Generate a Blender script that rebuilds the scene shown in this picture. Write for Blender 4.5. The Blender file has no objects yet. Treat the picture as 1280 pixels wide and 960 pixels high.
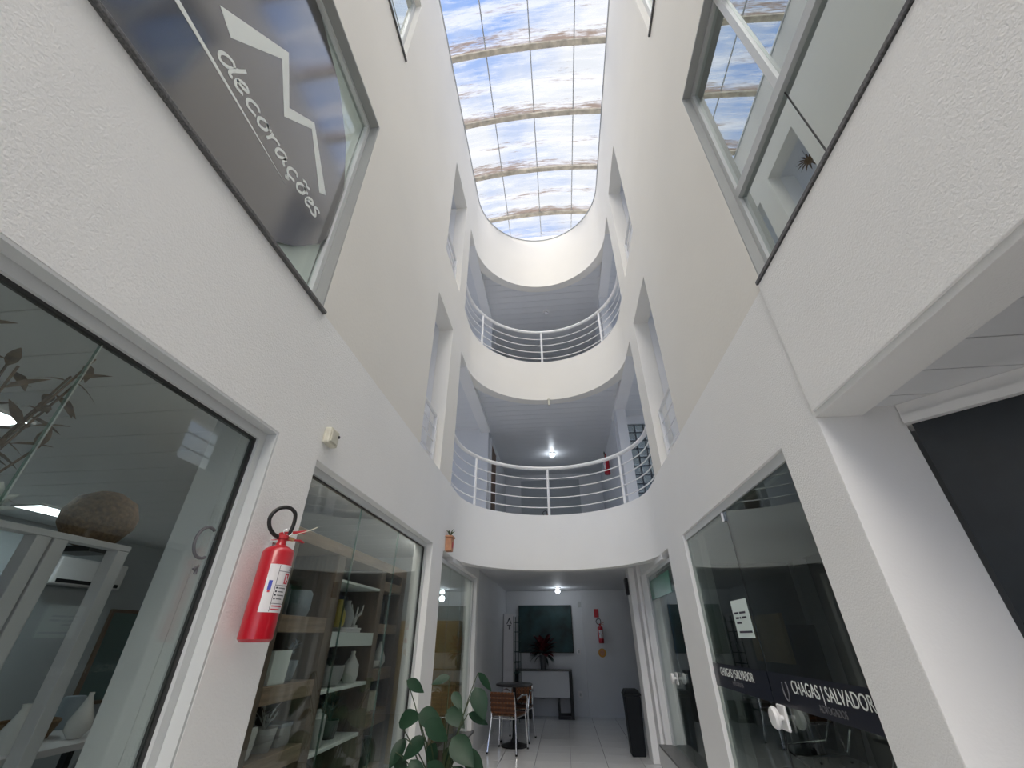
import bpy, bmesh, math, random
from mathutils import Vector, Matrix
random.seed(7)
PI = math.pi
S = bpy.context.scene
C = S.collection

# ------------------------------------------------------------------ camera
F_PX = 518.0
cam_d = bpy.data.cameras.new('camera')
cam = bpy.data.objects.new('camera', cam_d)
C.objects.link(cam)
cam_d.sensor_width = 36.0
cam_d.lens = 36.0 * F_PX / 1280.0
cam_d.clip_start = 0.02
cam.location = (0, 0, 1.4)
cam.rotation_euler = (math.radians(90 + 31.5), 0, math.radians(6.2))
S.camera = cam

# ------------------------------------------------------------------ view
S.view_settings.view_transform = 'Standard'
S.view_settings.look = 'None'
S.view_settings.gamma = 1.0
S.view_settings.use_curve_mapping = False
S.view_settings.exposure = 0.38

# ------------------------------------------------------------------ sky
W = bpy.data.worlds.new('sky')
S.world = W
W.use_nodes = True
nt = W.node_tree
nt.nodes.clear()
wo = nt.nodes.new('ShaderNodeOutputWorld')
bg = nt.nodes.new('ShaderNodeBackground')
tc = nt.nodes.new('ShaderNodeTexCoord')
mp = nt.nodes.new('ShaderNodeMapping')
mp.inputs['Scale'].default_value = (1, 1, 1.6)
ns = nt.nodes.new('ShaderNodeTexNoise')
ns.inputs['Scale'].default_value = 3.2
ns.inputs['Detail'].default_value = 6
rp = nt.nodes.new('ShaderNodeValToRGB')
rp.color_ramp.elements[0].position = 0.42
rp.color_ramp.elements[0].color = (0.20, 0.42, 0.92, 1)
rp.color_ramp.elements[1].position = 0.62
rp.color_ramp.elements[1].color = (0.92, 0.93, 0.94, 1)
nt.links.new(tc.outputs['Generated'], mp.inputs['Vector'])
nt.links.new(mp.outputs['Vector'], ns.inputs['Vector'])
nt.links.new(ns.outputs['Fac'], rp.inputs['Fac'])
nt.links.new(rp.outputs['Color'], bg.inputs['Color'])
bg.inputs['Strength'].default_value = 1.08
nt.links.new(bg.outputs['Background'], wo.inputs['Surface'])

# hazy sun behind thin cloud, light comes down the well
sun_d = bpy.data.lights.new('sun', 'SUN')
sun_d.energy = 8.5
sun_d.angle = math.radians(70)
sun_d.color = (1.0, 0.90, 0.76)
sun = bpy.data.objects.new('sun', sun_d)
C.objects.link(sun)
sun.rotation_euler = (math.radians(27), math.radians(-4), 0)
# ------------------------------------------------------------------ materials
M = {}
def nodes(name):
    m = bpy.data.materials.new(name)
    m.use_nodes = True
    t = m.node_tree
    b = t.nodes['Principled BSDF']
    M[name] = m
    return m, t, b
def mat(name, col, rough=0.5, metal=0.0, var=0.0, vscale=6.0, bump=0.0, bscale=60.0, spec=0.5, emit=None, estr=0.0, coat=0.0, detail=3.0):
    m, t, b = nodes(name)
    b.inputs['Base Color'].default_value = (*col, 1)
    b.inputs['Roughness'].default_value = rough
    b.inputs['Metallic'].default_value = metal
    b.inputs['Specular IOR Level'].default_value = spec
    b.inputs['Coat Weight'].default_value = coat
    if emit:
        b.inputs['Emission Color'].default_value = (*emit, 1)
        b.inputs['Emission Strength'].default_value = estr
    if var or bump:
        co = t.nodes.new('ShaderNodeTexCoord')
    if var:
        n = t.nodes.new('ShaderNodeTexNoise')
        n.inputs['Scale'].default_value = vscale
        n.inputs['Detail'].default_value = detail
        r = t.nodes.new('ShaderNodeValToRGB')
        r.color_ramp.elements[0].position = 0.3
        r.color_ramp.elements[1].position = 0.7
        r.color_ramp.elements[0].color = (*[max(0, c * (1 - var)) for c in col], 1)
        r.color_ramp.elements[1].color = (*[min(1, c * (1 + var)) for c in col], 1)
        t.links.new(co.outputs['Object'], n.inputs['Vector'])
        t.links.new(n.outputs['Fac'], r.inputs['Fac'])
        t.links.new(r.outputs['Color'], b.inputs['Base Color'])
    if bump:
        n2 = t.nodes.new('ShaderNodeTexNoise')
        n2.inputs['Scale'].default_value = bscale
        n2.inputs['Detail'].default_value = 4
        bn = t.nodes.new('ShaderNodeBump')
        bn.inputs['Strength'].default_value = bump
        bn.inputs['Distance'].default_value = 0.01
        t.links.new(co.outputs['Object'], n2.inputs['Vector'])
        t.links.new(n2.outputs['Fac'], bn.inputs['Height'])
        t.links.new(bn.outputs['Normal'], b.inputs['Normal'])
    return m
mat('stucco', (0.90, 0.90, 0.885), 0.85, var=0.015, vscale=1.3, bump=0.30, bscale=120, spec=0.2)
mat('ivory', (0.84, 0.82, 0.765), 0.8, var=0.015, vscale=1.3, bump=0.12, bscale=40, spec=0.2)
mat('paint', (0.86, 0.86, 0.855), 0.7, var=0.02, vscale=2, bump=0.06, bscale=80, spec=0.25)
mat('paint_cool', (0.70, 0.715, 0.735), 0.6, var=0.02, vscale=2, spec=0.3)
mat('pvc', (0.76, 0.775, 0.79), 0.35, var=0.02, vscale=3, spec=0.45)
mat('slab', (0.74, 0.75, 0.77), 0.8)
mat('white_metal', (0.85, 0.85, 0.84), 0.3, spec=0.5)
mat('aluminium', (0.62, 0.64, 0.64), 0.35, metal=0.0, spec=0.6)
mat('aluminium_grey', (0.46, 0.48, 0.48), 0.38, spec=0.6)
mat('reveal_shade_grey', (0.36, 0.37, 0.36), 0.45, spec=0.4)  # grey that stands in for shade on the upper window reveals
mat('chrome', (0.8, 0.8, 0.82), 0.15, metal=1.0)
mat('granite', (0.10, 0.10, 0.10), 0.35, var=0.6, vscale=120, bump=0.05)
mat('gasket', (0.03, 0.03, 0.03), 0.6)
mat('black', (0.010, 0.010, 0.012), 0.45, spec=0.3)
mat('rubber', (0.015, 0.015, 0.015), 0.45, bump=0.05, bscale=200)
mat('red', (0.46, 0.008, 0.02), 0.3, coat=0.4)
mat('red_dull', (0.5, 0.03, 0.04), 0.5)
mat('label', (0.78, 0.76, 0.77), 0.4)
mat('ink', (0.03, 0.03, 0.05), 0.6)
mat('ink_red', (0.6, 0.05, 0.08), 0.5)
mat('ink_blue', (0.06, 0.08, 0.45), 0.5)
mat('brass', (0.6, 0.4, 0.2), 0.35, metal=0.8)
mat('tile', (0.72, 0.73, 0.74), 0.12, var=0.03, vscale=1.5, spec=0.5)
mat('grout', (0.22, 0.22, 0.23), 0.9)
mat('concrete', (0.35, 0.35, 0.34), 0.9, var=0.1, vscale=4)
mat('dark_wall', (0.055, 0.065, 0.075), 0.5)
mat('charcoal', (0.02, 0.026, 0.032), 0.35, var=0.15, vscale=8)
mat('office_wall', (0.20, 0.205, 0.20), 0.7, var=0.25, vscale=1.6, bump=0.1, bscale=8)
mat('shop_wall', (0.42, 0.45, 0.47), 0.7)
mat('shop_floor', (0.25, 0.25, 0.25), 0.3)
mat('sign_white', (0.80, 0.84, 0.80), 0.5)
mat('paper', (0.72, 0.82, 0.78), 0.7)
mat('navy_film', (0.008, 0.011, 0.022), 0.3)
mat('ink_grey', (0.13, 0.13, 0.14), 0.5)
mat('ceramic', (0.72, 0.71, 0.68), 0.25, spec=0.5)
mat('ceramic_grey', (0.36, 0.36, 0.35), 0.4)
mat('ceramic_dark', (0.06, 0.065, 0.07), 0.3)
mat('mustard', (0.45, 0.35, 0.06), 0.3)
mat('navy', (0.02, 0.03, 0.08), 0.4)
mat('blue_grey', (0.28, 0.33, 0.37), 0.6, bump=0.3, bscale=90)
mat('wicker', (0.20, 0.12, 0.06), 0.7, var=0.4, vscale=60, bump=0.5, bscale=120)
mat('cream', (0.66, 0.62, 0.50), 0.5)
mat('table_dark', (0.03, 0.028, 0.028), 0.3)
mat('canvas', (0.012, 0.04, 0.042), 0.6, var=0.8, vscale=3.5, detail=6)
mat('poinsettia', (0.10, 0.008, 0.012), 0.6, var=0.3, vscale=20)
mat('yellow', (0.62, 0.30, 0.05), 0.5)
mat('lampshade', (0.9, 0.9, 0.9), 0.5, emit=(0.86, 0.93, 1.0), estr=9.0)
mat('led', (0.9, 0.9, 0.9), 0.5, emit=(0.80, 0.93, 0.96), estr=11.0)
mat('terracotta', (0.55, 0.27, 0.15), 0.7, var=0.15, vscale=20)
mat('old_plastic', (0.62, 0.60, 0.50), 0.5, var=0.1, vscale=30)
mat('bin', (0.008, 0.010, 0.013), 0.5, spec=0.2)
mat('soil', (0.04, 0.03, 0.02), 0.9)
mat('stem', (0.05, 0.075, 0.03), 0.6)
mat('bark', (0.06, 0.05, 0.035), 0.8)
mat('dry_leaf', (0.16, 0.10, 0.06), 0.7, var=0.4, vscale=30)
mat('green_film', (0.02, 0.20, 0.12), 0.3)
mat('fence_green', (0.03, 0.06, 0.055), 0.5)
mat('ochre', (0.40, 0.27, 0.10), 0.6, var=0.2, vscale=3)
mat('walnut_door', (0.13, 0.07, 0.04), 0.5, var=0.3, vscale=5)
mat('rib', (0.62, 0.57, 0.48), 0.6, var=0.3, vscale=9, detail=6)
mat('wine_cloth', (0.07, 0.015, 0.02), 0.8)

def wood(name, a, b_, scale=(2, 2, 30)):
    m, t, b = nodes(name)
    co = t.nodes.new('ShaderNodeTexCoord')
    mpn = t.nodes.new('ShaderNodeMapping')
    mpn.inputs['Scale'].default_value = scale
    n = t.nodes.new('ShaderNodeTexNoise')
    n.inputs['Scale'].default_value = 1.5
    n.inputs['Detail'].default_value = 5
    r = t.nodes.new('ShaderNodeValToRGB')
    r.color_ramp.elements[0].position = 0.3
    r.color_ramp.elements[1].position = 0.7
    r.color_ramp.elements[0].color = (*a, 1)
    r.color_ramp.elements[1].color = (*b_, 1)
    t.links.new(co.outputs['Object'], mpn.inputs['Vector'])
    t.links.new(mpn.outputs['Vector'], n.inputs['Vector'])
    t.links.new(n.outputs['Fac'], r.inputs['Fac'])
    t.links.new(r.outputs['Color'], b.inputs['Base Color'])
    b.inputs['Roughness'].default_value = 0.5
wood('wood', (0.22, 0.145, 0.095), (0.37, 0.255, 0.17))
wood('wood_dark', (0.13, 0.09, 0.065), (0.22, 0.155, 0.11), (30, 2, 2))
wood('woven_dark', (0.035, 0.012, 0.006), (0.10, 0.035, 0.015), (20, 20, 20))
wood('woven', (0.10, 0.035, 0.012), (0.26, 0.10, 0.035), (14, 14, 14))

def leafmat():
    m, t, b = nodes('leaf')
    co = t.nodes.new('ShaderNodeTexCoord')
    n = t.nodes.new('ShaderNodeTexNoise')
    n.inputs['Scale'].default_value = 9
    r = t.nodes.new('ShaderNodeValToRGB')
    r.color_ramp.elements[0].color = (0.010, 0.030, 0.016, 1)
    r.color_ramp.elements[1].color = (0.028, 0.075, 0.04, 1)
    t.links.new(co.outputs['Object'], n.inputs['Vector'])
    t.links.new(n.outputs['Fac'], r.inputs['Fac'])
    t.links.new(r.outputs['Color'], b.inputs['Base Color'])
    b.inputs['Roughness'].default_value = 0.42
    b.inputs['Specular IOR Level'].default_value = 0.3
leafmat()

def glass(name, tint, refl=1.0, base=0.0, haze=0.0, rough=0.0):
    m = bpy.data.materials.new(name)
    m.use_nodes = True
    t = m.node_tree
    t.nodes.clear()
    o = t.nodes.new('ShaderNodeOutputMaterial')
    tr = t.nodes.new('ShaderNodeBsdfTransparent')
    tr.inputs['Color'].default_value = (*tint, 1)
    gl = t.nodes.new('ShaderNodeBsdfGlossy')
    gl.inputs['Roughness'].default_value = rough
    gl.inputs['Color'].default_value = (0.95, 1.0, 0.98, 1)
    lw = t.nodes.new('ShaderNodeLayerWeight')
    lw.inputs['Blend'].default_value = 0.5
    fr = t.nodes.new('ShaderNodeMath')
    fr.operation = 'POWER'
    fr.inputs[1].default_value = 5.0
    t.links.new(lw.outputs['Facing'], fr.inputs[0])
    ma = t.nodes.new('ShaderNodeMath')
    ma.operation = 'MULTIPLY_ADD'
    ma.use_clamp = True
    ma.inputs[1].default_value = refl
    ma.inputs[2].default_value = base
    mx = t.nodes.new('ShaderNodeMixShader')
    t.links.new(fr.outputs[0], ma.inputs[0])
    t.links.new(ma.outputs['Value'], mx.inputs['Fac'])
    src = tr
    if haze:
        df = t.nodes.new('ShaderNodeBsdfDiffuse')
        df.inputs['Color'].default_value = (0.6, 0.65, 0.65, 1)
        m2 = t.nodes.new('ShaderNodeMixShader')
        m2.inputs['Fac'].default_value = haze
        t.links.new(tr.outputs[0], m2.inputs[1])
        t.links.new(df.outputs[0], m2.inputs[2])
        src = m2
    t.links.new(src.outputs[0], mx.inputs[1])
    t.links.new(gl.outputs[0], mx.inputs[2])
    t.links.new(mx.outputs[0], o.inputs['Surface'])
    M[name] = m
glass('glass', (0.88, 0.91, 0.90), 0.95, 0.045)
glass('glass_clear', (0.96, 0.98, 0.97), 0.9, 0.03)
glass('glass_smoke', (0.66, 0.70, 0.68), 0.95, 0.05)
glass('glass_mirror', (0.35, 0.42, 0.40), 1.0, 0.48)
glass('glass_block', (0.80, 0.84, 0.84), 0.8, 0.08, haze=0.25, rough=0.25)
glass('glass_edge', (0.4, 0.6, 0.55), 1.0, 0.3)

def sign_film():
    m, t, b = nodes('sign_film')
    b.inputs['Base Color'].default_value = (0.035, 0.032, 0.032, 1)
    b.inputs['Roughness'].default_value = 0.13
    b.inputs['Specular IOR Level'].default_value = 0.9
    b.inputs['Coat Weight'].default_value = 1.0
    b.inputs['Coat IOR'].default_value = 1.8
    b.inputs['Coat Roughness'].default_value = 0.10
sign_film()

RIB0, RSP = 2.94, 1.06
def skypanel():
    """old polycarbonate: clear sheet, dusty film, brown dirt gathered along the ribs"""
    m = bpy.data.materials.new('polycarbonate')
    m.use_nodes = True
    t = m.node_tree
    t.nodes.clear()
    N = t.nodes.new
    K = t.links.new
    out = N('ShaderNodeOutputMaterial')
    co = N('ShaderNodeTexCoord')
    sep = N('ShaderNodeSeparateXYZ')
    K(co.outputs['Object'], sep.inputs[0])
    def math_(op, a, b=None, clamp=False):
        n = N('ShaderNodeMath')
        n.operation = op
        n.use_clamp = clamp
        for i, v in enumerate((a, b)):
            if v is None: continue
            if isinstance(v, (int, float)): n.inputs[i].default_value = v
            else: K(v, n.inputs[i])
        return n.outputs[0]
    # position within the bay, 0 just past a rib .. 1 just before the next
    ph = math_('FRACT', math_('DIVIDE', math_('SUBTRACT', sep.outputs[1], RIB0 - 40 * RSP), RSP))
    def noise(sc, detail, rough=0.6, off=0.0):
        mpn = N('ShaderNodeMapping')
        mpn.inputs['Scale'].default_value = sc
        mpn.inputs['Location'].default_value = (off, off, 0)
        K(co.outputs['Object'], mpn.inputs['Vector'])
        n = N('ShaderNodeTexNoise')
        n.inputs['Scale'].default_value = 1.0
        n.inputs['Detail'].default_value = detail
        n.inputs['Roughness'].default_value = rough
        K(mpn.outputs['Vector'], n.inputs['Vector'])
        return n.outputs['Fac']
    def ramp(f, p0, p1):
        r = N('ShaderNodeMapRange')
        r.clamp = True
        r.inputs[1].default_value = p0
        r.inputs[2].default_value = p1
        K(f, r.inputs[0])
        return r.outputs[0]
    near = ramp(ph, 0.72, 0.99)          # dirt lip before each rib
    after = ramp(ph, 0.10, 0.0)
    band = math_('SUBTRACT', 1.0, math_('MULTIPLY', math_('ABSOLUTE', math_('SUBTRACT', ph, 0.52)), 7.0), True)
    streak = noise((3.0, 34, 1), 8, 0.8, 3.1)
    broad = noise((0.9, 5, 1), 4, 0.6, 9.7)
    w = math_('ADD', math_('MULTIPLY', near, 0.30), math_('MULTIPLY', after, 0.15))
    w = math_('ADD', w, math_('MULTIPLY', band, 0.12))
    w = math_('ADD', w, math_('MULTIPLY', math_('SUBTRACT', broad, 0.56), 0.55))
    dirt = ramp(math_('ADD', streak, w), 0.60, 0.75)
    # thin dust film, whitish
    film = ramp(math_('ADD', noise((1.0, 8, 1), 7, 0.72, 1.3), math_('MULTIPLY', math_('ADD', near, band), 0.16)), 0.44, 0.66)
    clear = N('ShaderNodeBsdfTransparent')
    clear.inputs['Color'].default_value = (0.66, 0.68, 0.72, 1)
    tl = N('ShaderNodeBsdfTranslucent')
    tl.inputs['Color'].default_value = (0.30, 0.31, 0.33, 1)
    br = N('ShaderNodeBsdfTranslucent')
    br.inputs['Color'].default_value = (0.10, 0.075, 0.06, 1)
    m1 = N('ShaderNodeMixShader')
    fm = math_('ADD', math_('MULTIPLY', film, 0.62), 0.06)
    K(fm, m1.inputs['Fac'])
    K(clear.outputs[0], m1.inputs[1])
    K(tl.outputs[0], m1.inputs[2])
    m2 = N('ShaderNodeMixShader')
    K(math_('MULTIPLY', dirt, 0.9), m2.inputs['Fac'])
    K(m1.outputs[0], m2.inputs[1])
    K(br.outputs[0], m2.inputs[2])
    K(m2.outputs[0], out.inputs['Surface'])
    M['polycarbonate'] = m
skypanel()

# ------------------------------------------------------------------ mesh helpers
class MB:
    def __init__(self, off=(0, 0, 0)):
        self.v = []
        self.f = []
        self.o = Vector(off)
    def add(self, vs, fs):
        n = len(self.v)
        self.v += [Vector(p) - self.o for p in vs]
        self.f += [tuple(i + n for i in q) for q in fs]
        return self
    def box(self, x0, x1, y0, y1, z0, z1):
        vs = [(x, y, z) for x in (x0, x1) for y in (y0, y1) for z in (z0, z1)]
        return self.add(vs, [(0, 1, 3, 2), (4, 6, 7, 5), (0, 4, 5, 1), (2, 3, 7, 6), (0, 2, 6, 4), (1, 5, 7, 3)])
    def tube(self, pts, r, n=8, cap=True, closed=False):
        pts = [Vector(p) for p in pts]
        k = len(pts)
        rs = r if isinstance(r, (list, tuple)) else [r] * k
        vs, fs = [], []
        up = None
        for i, p in enumerate(pts):
            if closed:
                d = pts[(i + 1) % k] - pts[i - 1]
            else:
                d = pts[min(i + 1, k - 1)] - pts[max(i - 1, 0)]
            d.normalize()
            if up is None:
                up = Vector((0, 0, 1)) if abs(d.z) < 0.9 else Vector((1, 0, 0))
            a = d.cross(up)
            if a.length < 1e-4: a = d.cross(Vector((0.3, 1, 0.2)))
            a.normalize()
            b = a.cross(d).normalized()
            up = b
            for j in range(n):
                t = 2 * PI * j / n
                vs.append(p + rs[i] * (math.cos(t) * a + math.sin(t) * b))
        m = k if closed else k - 1
        for i in range(m):
            i2 = (i + 1) % k
            for j in range(n):
                j2 = (j + 1) % n
                fs.append((i * n + j, i * n + j2, i2 * n + j2, i2 * n + j))
        if cap and not closed:
            fs.append(tuple(range(n))[::-1])
            fs.append(tuple(range((k - 1) * n, k * n)))
        return self.add(vs, fs)
    def lathe(self, prof, c=(0, 0, 0), n=20, cap=True, axis='z'):
        vs, fs = [], []
        for (r, h) in prof:
            for j in range(n):
                t = 2 * PI * j / n
                a, b = r * math.cos(t), r * math.sin(t)
                if axis == 'z': p = (c[0] + a, c[1] + b, c[2] + h)
                elif axis == 'x': p = (c[0] + h, c[1] + a, c[2] + b)
                else: p = (c[0] + a, c[1] + h, c[2] + b)
                vs.append(p)
        k = len(prof)
        for i in range(k - 1):
            for j in range(n):
                j2 = (j + 1) % n
                fs.append((i * n + j, i * n + j2, (i + 1) * n + j2, (i + 1) * n + j))
        if cap:
            fs.append(tuple(range(n))[::-1])
            fs.append(tuple(range((k - 1) * n, k * n)))
        return self.add(vs, fs)
    def prism(self, poly, axis, a0, a1):
        """poly of 2-D points; axis x: (y,z), y: (x,z), z: (x,y)"""
        def p3(q, a):
            return (a, q[0], q[1]) if axis == 'x' else ((q[0], a, q[1]) if axis == 'y' else (q[0], q[1], a))
        k = len(poly)
        vs = [p3(q, a0) for q in poly] + [p3(q, a1) for q in poly]
        fs = [tuple(range(k))[::-1], tuple(range(k, 2 * k))] + [(i, (i + 1) % k, k + (i + 1) % k, k + i) for i in range(k)]
        return self.add(vs, fs)
    def build(self, name, m, parent=None, smooth=False, bevel=0.0):
        me = bpy.data.meshes.new(name)
        me.from_pydata([tuple(p) for p in self.v], [], self.f)
        bm = bmesh.new()
        bm.from_mesh(me)
        bmesh.ops.recalc_face_normals(bm, faces=bm.faces)
        bm.to_mesh(me)
        bm.free()
        return mesh_obj(name, me, m, parent, smooth, bevel)
def mesh_obj(name, me, m, parent=None, smooth=False, bevel=0.0):
    me.materials.append(M[m])
    o = bpy.data.objects.new(name, me)
    C.objects.link(o)
    if parent is not None: o.parent = parent
    if smooth:
        for p in me.polygons: p.use_smooth = True
        try: me.set_sharp_from_angle(angle=math.radians(40))
        except Exception: pass
    if bevel:
        b = o.modifiers.new('bevel', 'BEVEL')
        b.width = bevel
        b.segments = 2
        b.limit_method = 'ANGLE'
    return o
def tag(o, label, cat, group=None):
    o['label'] = label
    o['category'] = cat
    if group: o['group'] = group
    return o
def thing(name, label, cat, loc=(0, 0, 0), rz=0, group=None):
    o = bpy.data.objects.new(name, None)
    C.objects.link(o)
    o.empty_display_size = 0.05
    o.location = loc
    o.rotation_euler = (0, 0, rz)
    return tag(o, label, cat, group)
def struct(o):
    o['kind'] = 'structure'
    return o
def sempty(name, loc=(0, 0, 0)):
    o = bpy.data.objects.new(name, None)
    C.objects.link(o)
    o.location = loc
    return struct(o)
def dup(root, loc, rz=None, label=None):
    r = root.copy()
    C.objects.link(r)
    r.location = loc
    if rz is not None: r.rotation_euler = (0, 0, rz)
    if label: r['label'] = label
    for ch in list(root.children):
        c = ch.copy()
        C.objects.link(c)
        c.parent = r
        for g in list(ch.children):
            d = g.copy()
            C.objects.link(d)
            d.parent = c
    return r
def text_mesh(s, size, extr=0.001, shear=0.0, align='LEFT', sx=1.0):
    cu = bpy.data.curves.new('lettering', 'FONT')
    cu.body = s
    cu.size = size
    cu.extrude = extr
    cu.shear = shear
    cu.align_x = align
    o = bpy.data.objects.new('lettering', cu)
    C.objects.link(o)
    dg = bpy.context.evaluated_depsgraph_get()
    me = bpy.data.meshes.new_from_object(o.evaluated_get(dg))
    bpy.data.objects.remove(o)
    bpy.data.curves.remove(cu)
    if sx != 1.0:
        for v in me.vertices: v.co.x *= sx
    return me

def wall_grid(name, x0, x1, yr, zr, holes, m, parent=None):
    """upright slab between x0 and x1, with rectangular holes (y0,y1,z0,z1)"""
    ys = sorted({yr[0], yr[1], *[h[0] for h in holes], *[h[1] for h in holes]})
    zs = sorted({zr[0], zr[1], *[h[2] for h in holes], *[h[3] for h in holes]})
    ys = [y for y in ys if yr[0] <= y <= yr[1]]
    zs = sorted(set([z for z in zs if zr[0] <= z <= zr[1]] + [3.062]))
    ny, nz = len(ys) - 1, len(zs) - 1
    def solid(i, j):
        if i < 0 or j < 0 or i >= ny or j >= nz: return False
        cy, cz = (ys[i] + ys[i + 1]) / 2, (zs[j] + zs[j + 1]) / 2
        return not any(h[0] < cy < h[1] and h[2] < cz < h[3] for h in holes)
    b = MB()
    for i in range(ny):
        for j in range(nz):
            if not solid(i, j): continue
            a0, a1, c0, c1 = ys[i], ys[i + 1], zs[j], zs[j + 1]
            for x in (x0, x1):
                b.add([(x, a0, c0), (x, a1, c0), (x, a1, c1), (x, a0, c1)], [(0, 1, 2, 3)])
            if not solid(i - 1, j): b.add([(x0, a0, c0), (x1, a0, c0), (x1, a0, c1), (x0, a0, c1)], [(0, 1, 2, 3)])
            if not solid(i + 1, j): b.add([(x0, a1, c0), (x1, a1, c0), (x1, a1, c1), (x0, a1, c1)], [(0, 1, 2, 3)])
            if not solid(i, j - 1): b.add([(x0, a0, c0), (x1, a0, c0), (x1, a1, c0), (x0, a1, c0)], [(0, 1, 2, 3)])
            if not solid(i, j + 1): b.add([(x0, a0, c1), (x1, a0, c1), (x1, a1, c1), (x0, a1, c1)], [(0, 1, 2, 3)])
    me = bpy.data.meshes.new(name)
    me.from_pydata([tuple(p) for p in b.v], [], b.f)
    bm = bmesh.new()
    bm.from_mesh(me)
    bmesh.ops.remove_doubles(bm, verts=bm.verts, dist=1e-5)
    bmesh.ops.recalc_face_normals(bm, faces=bm.faces)
    bm.to_mesh(me)
    bm.free()
    o = mesh_obj(name, me, m, parent)
    me.materials.append(M['ivory'])
    for p in me.polygons:
        p.material_index = 1 if p.center.z > 3.062 else 0
    bv = o.modifiers.new('bevel', 'BEVEL')
    bv.width = 0.008
    bv.segments = 2
    bv.limit_method = 'ANGLE'
    return o

# ------------------------------------------------------------------ dimensions
XL, XR = -1.33, 1.20          # faces of the light well
TH = 0.20
CX, CY, R = (XL + XR) / 2, 5.45, (XR - XL) / 2
YF, YB = -4.0, 11.08          # open front, back wall
ZLIN = 2.255                  # shop lintels
F1, F2 = 3.06, 6.0            # gallery floors
B1, B2, ZT = 5.15, 8.02, 9.52 # beam undersides, top of the well
YO = 5.05                     # where the galleries open

# ------------------------------------------------------------------ structure
struct(wall_grid('wall_left', XL - TH, XL, (YF, CY), (0, ZT), [
    (-2.6, 1.72, -1, ZLIN), (2.08, 4.50, -1, ZLIN), (4.93, 9, 0.30, ZLIN), (4.93, 9, 0.0, 0.30),
    (-0.8, 1.75, 3.07, 5.13), (0.7, 1.81, 6.60, 8.10),
    (3.73, 4.50, F1, 5.13), (3.80, 4.66, F2, 8.10),
    (YO, 9, F1, B1), (YO, 9, F2, B2)], 'stucco'))
struct(wall_grid('wall_right', XR, XR + TH, (YF, CY), (0, ZT), [
    (-2.6, 1.84, -1, ZLIN + .005), (2.20, 4.38, -1, ZLIN + .005), (5.08, 9, 0.0, ZLIN),
    (-0.8, 1.82, 3.11, 5.15), (0.7, 1.87, 6.60, 8.10),
    (3.77, 4.66, F1, 5.15), (3.77, 4.62, F2, 8.04),
    (YO, 9, F1, B1), (YO, 9, F2, B2)], 'stucco'))
# thicker plaster coat on the right wall over the hall opening, ends at a joint
struct(MB().box(XR - 0.012, XR - 0.0005, -2.6, 1.83, 2.285, 3.085).build('trim_1', 'stucco', bevel=0.004))
# pillar behind the niches, deep
for k, (x0, x1) in enumerate(((XL - 0.45, XL - TH), (XR + TH, XR + 0.45))):
    for j, (z0, z1) in enumerate(((F1, 5.3), (F2, 8.3))):
        ya = (4.50, 4.66)[j] if k == 0 else (4.66, 4.62)[j]
        struct(MB().box(x0 + .002, x1 - .002, ya, YO, z0 + .001, z1).build('wall_pier', 'paint'))

def arc(r, n=40, c=(CX, CY)):
    return [(c[0] + r * math.cos(PI - PI * i / n), c[1] + r * math.sin(PI - PI * i / n)) for i in range(n + 1)]
def curved_wall(name, r0, r1, z0, z1, m):
    a, b = arc(r0), arc(r1)
    k = len(a)
    vs = [(*p, z0) for p in a] + [(*p, z1) for p in a] + [(*p, z0) for p in b] + [(*p, z1) for p in b]
    fs = []
    for i in range(k - 1):
        fs += [(i, i + 1, k + i + 1, k + i), (2 * k + i, 3 * k + i, 3 * k + i + 1, 2 * k + i + 1),
               (i, 2 * k + i, 2 * k + i + 1, i + 1), (k + i, k + i + 1, 3 * k + i + 1, 3 * k + i)]
    fs += [(0, k, 3 * k, 2 * k), (k - 1, 3 * k - 1, 4 * k - 1, 2 * k - 1)]
    return struct(MB().add(vs, fs).build(name, m, smooth=True))
curved_wall('trim_2', R, R + 0.17, ZLIN, F1, 'stucco')
curved_wall('trim_3', R, R + 0.17, B1, F2, 'ivory')
curved_wall('trim_4', R, R + 0.17, B2, ZT, 'ivory')

def slab(name, z0, z1, m, xl=-4.4, xr=4.4, yb=YB + 0.2, y0=YF, r=R + 0.171, lstrip=True):
    b = MB()
    if lstrip:
        b.box(xl, XL - TH - .001, y0, CY, z0, z1)
        b.box(XR + TH + .001, xr, y0, CY, z0, z1)
    ths = sorted({PI * i / 40 for i in range(41)} | {math.atan2(yb - CY, xl - CX), math.atan2(yb - CY, xr - CX)}, reverse=True)
    P, Q = [], []
    for t in ths:
        c, s = math.cos(t), math.sin(t)
        P.append((CX + r * c, CY + r * s))
        ks = []
        if s > 1e-6: ks.append((yb - CY) / s)
        if c > 1e-6: ks.append((xr - CX) / c)
        if c < -1e-6: ks.append((xl - CX) / c)
        k = min(ks)
        Q.append((CX + k * c, CY + k * s))
    n = len(P)
    vs = [(*p, z) for z in (z0, z1) for p in P] + [(*q, z) for z in (z0, z1) for q in Q]
    fs = []
    for i in range(n - 1):
        fs += [(i, i + 1, 2 * n + i + 1, 2 * n + i), (n + i, 3 * n + i, 3 * n + i + 1, n + i + 1),
               (i, n + i, n + i + 1, i + 1), (2 * n + i, 2 * n + i + 1, 3 * n + i + 1, 3 * n + i)]
    b.add(vs, fs)
    return struct(b.build(name, m))
slab('floor_upper', 2.62, F1 - .002, 'slab')
slab('floor_top', 5.42, F2 - .002, 'slab')
slab('ceiling_roof', 8.34, 9.50, 'slab')

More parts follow.
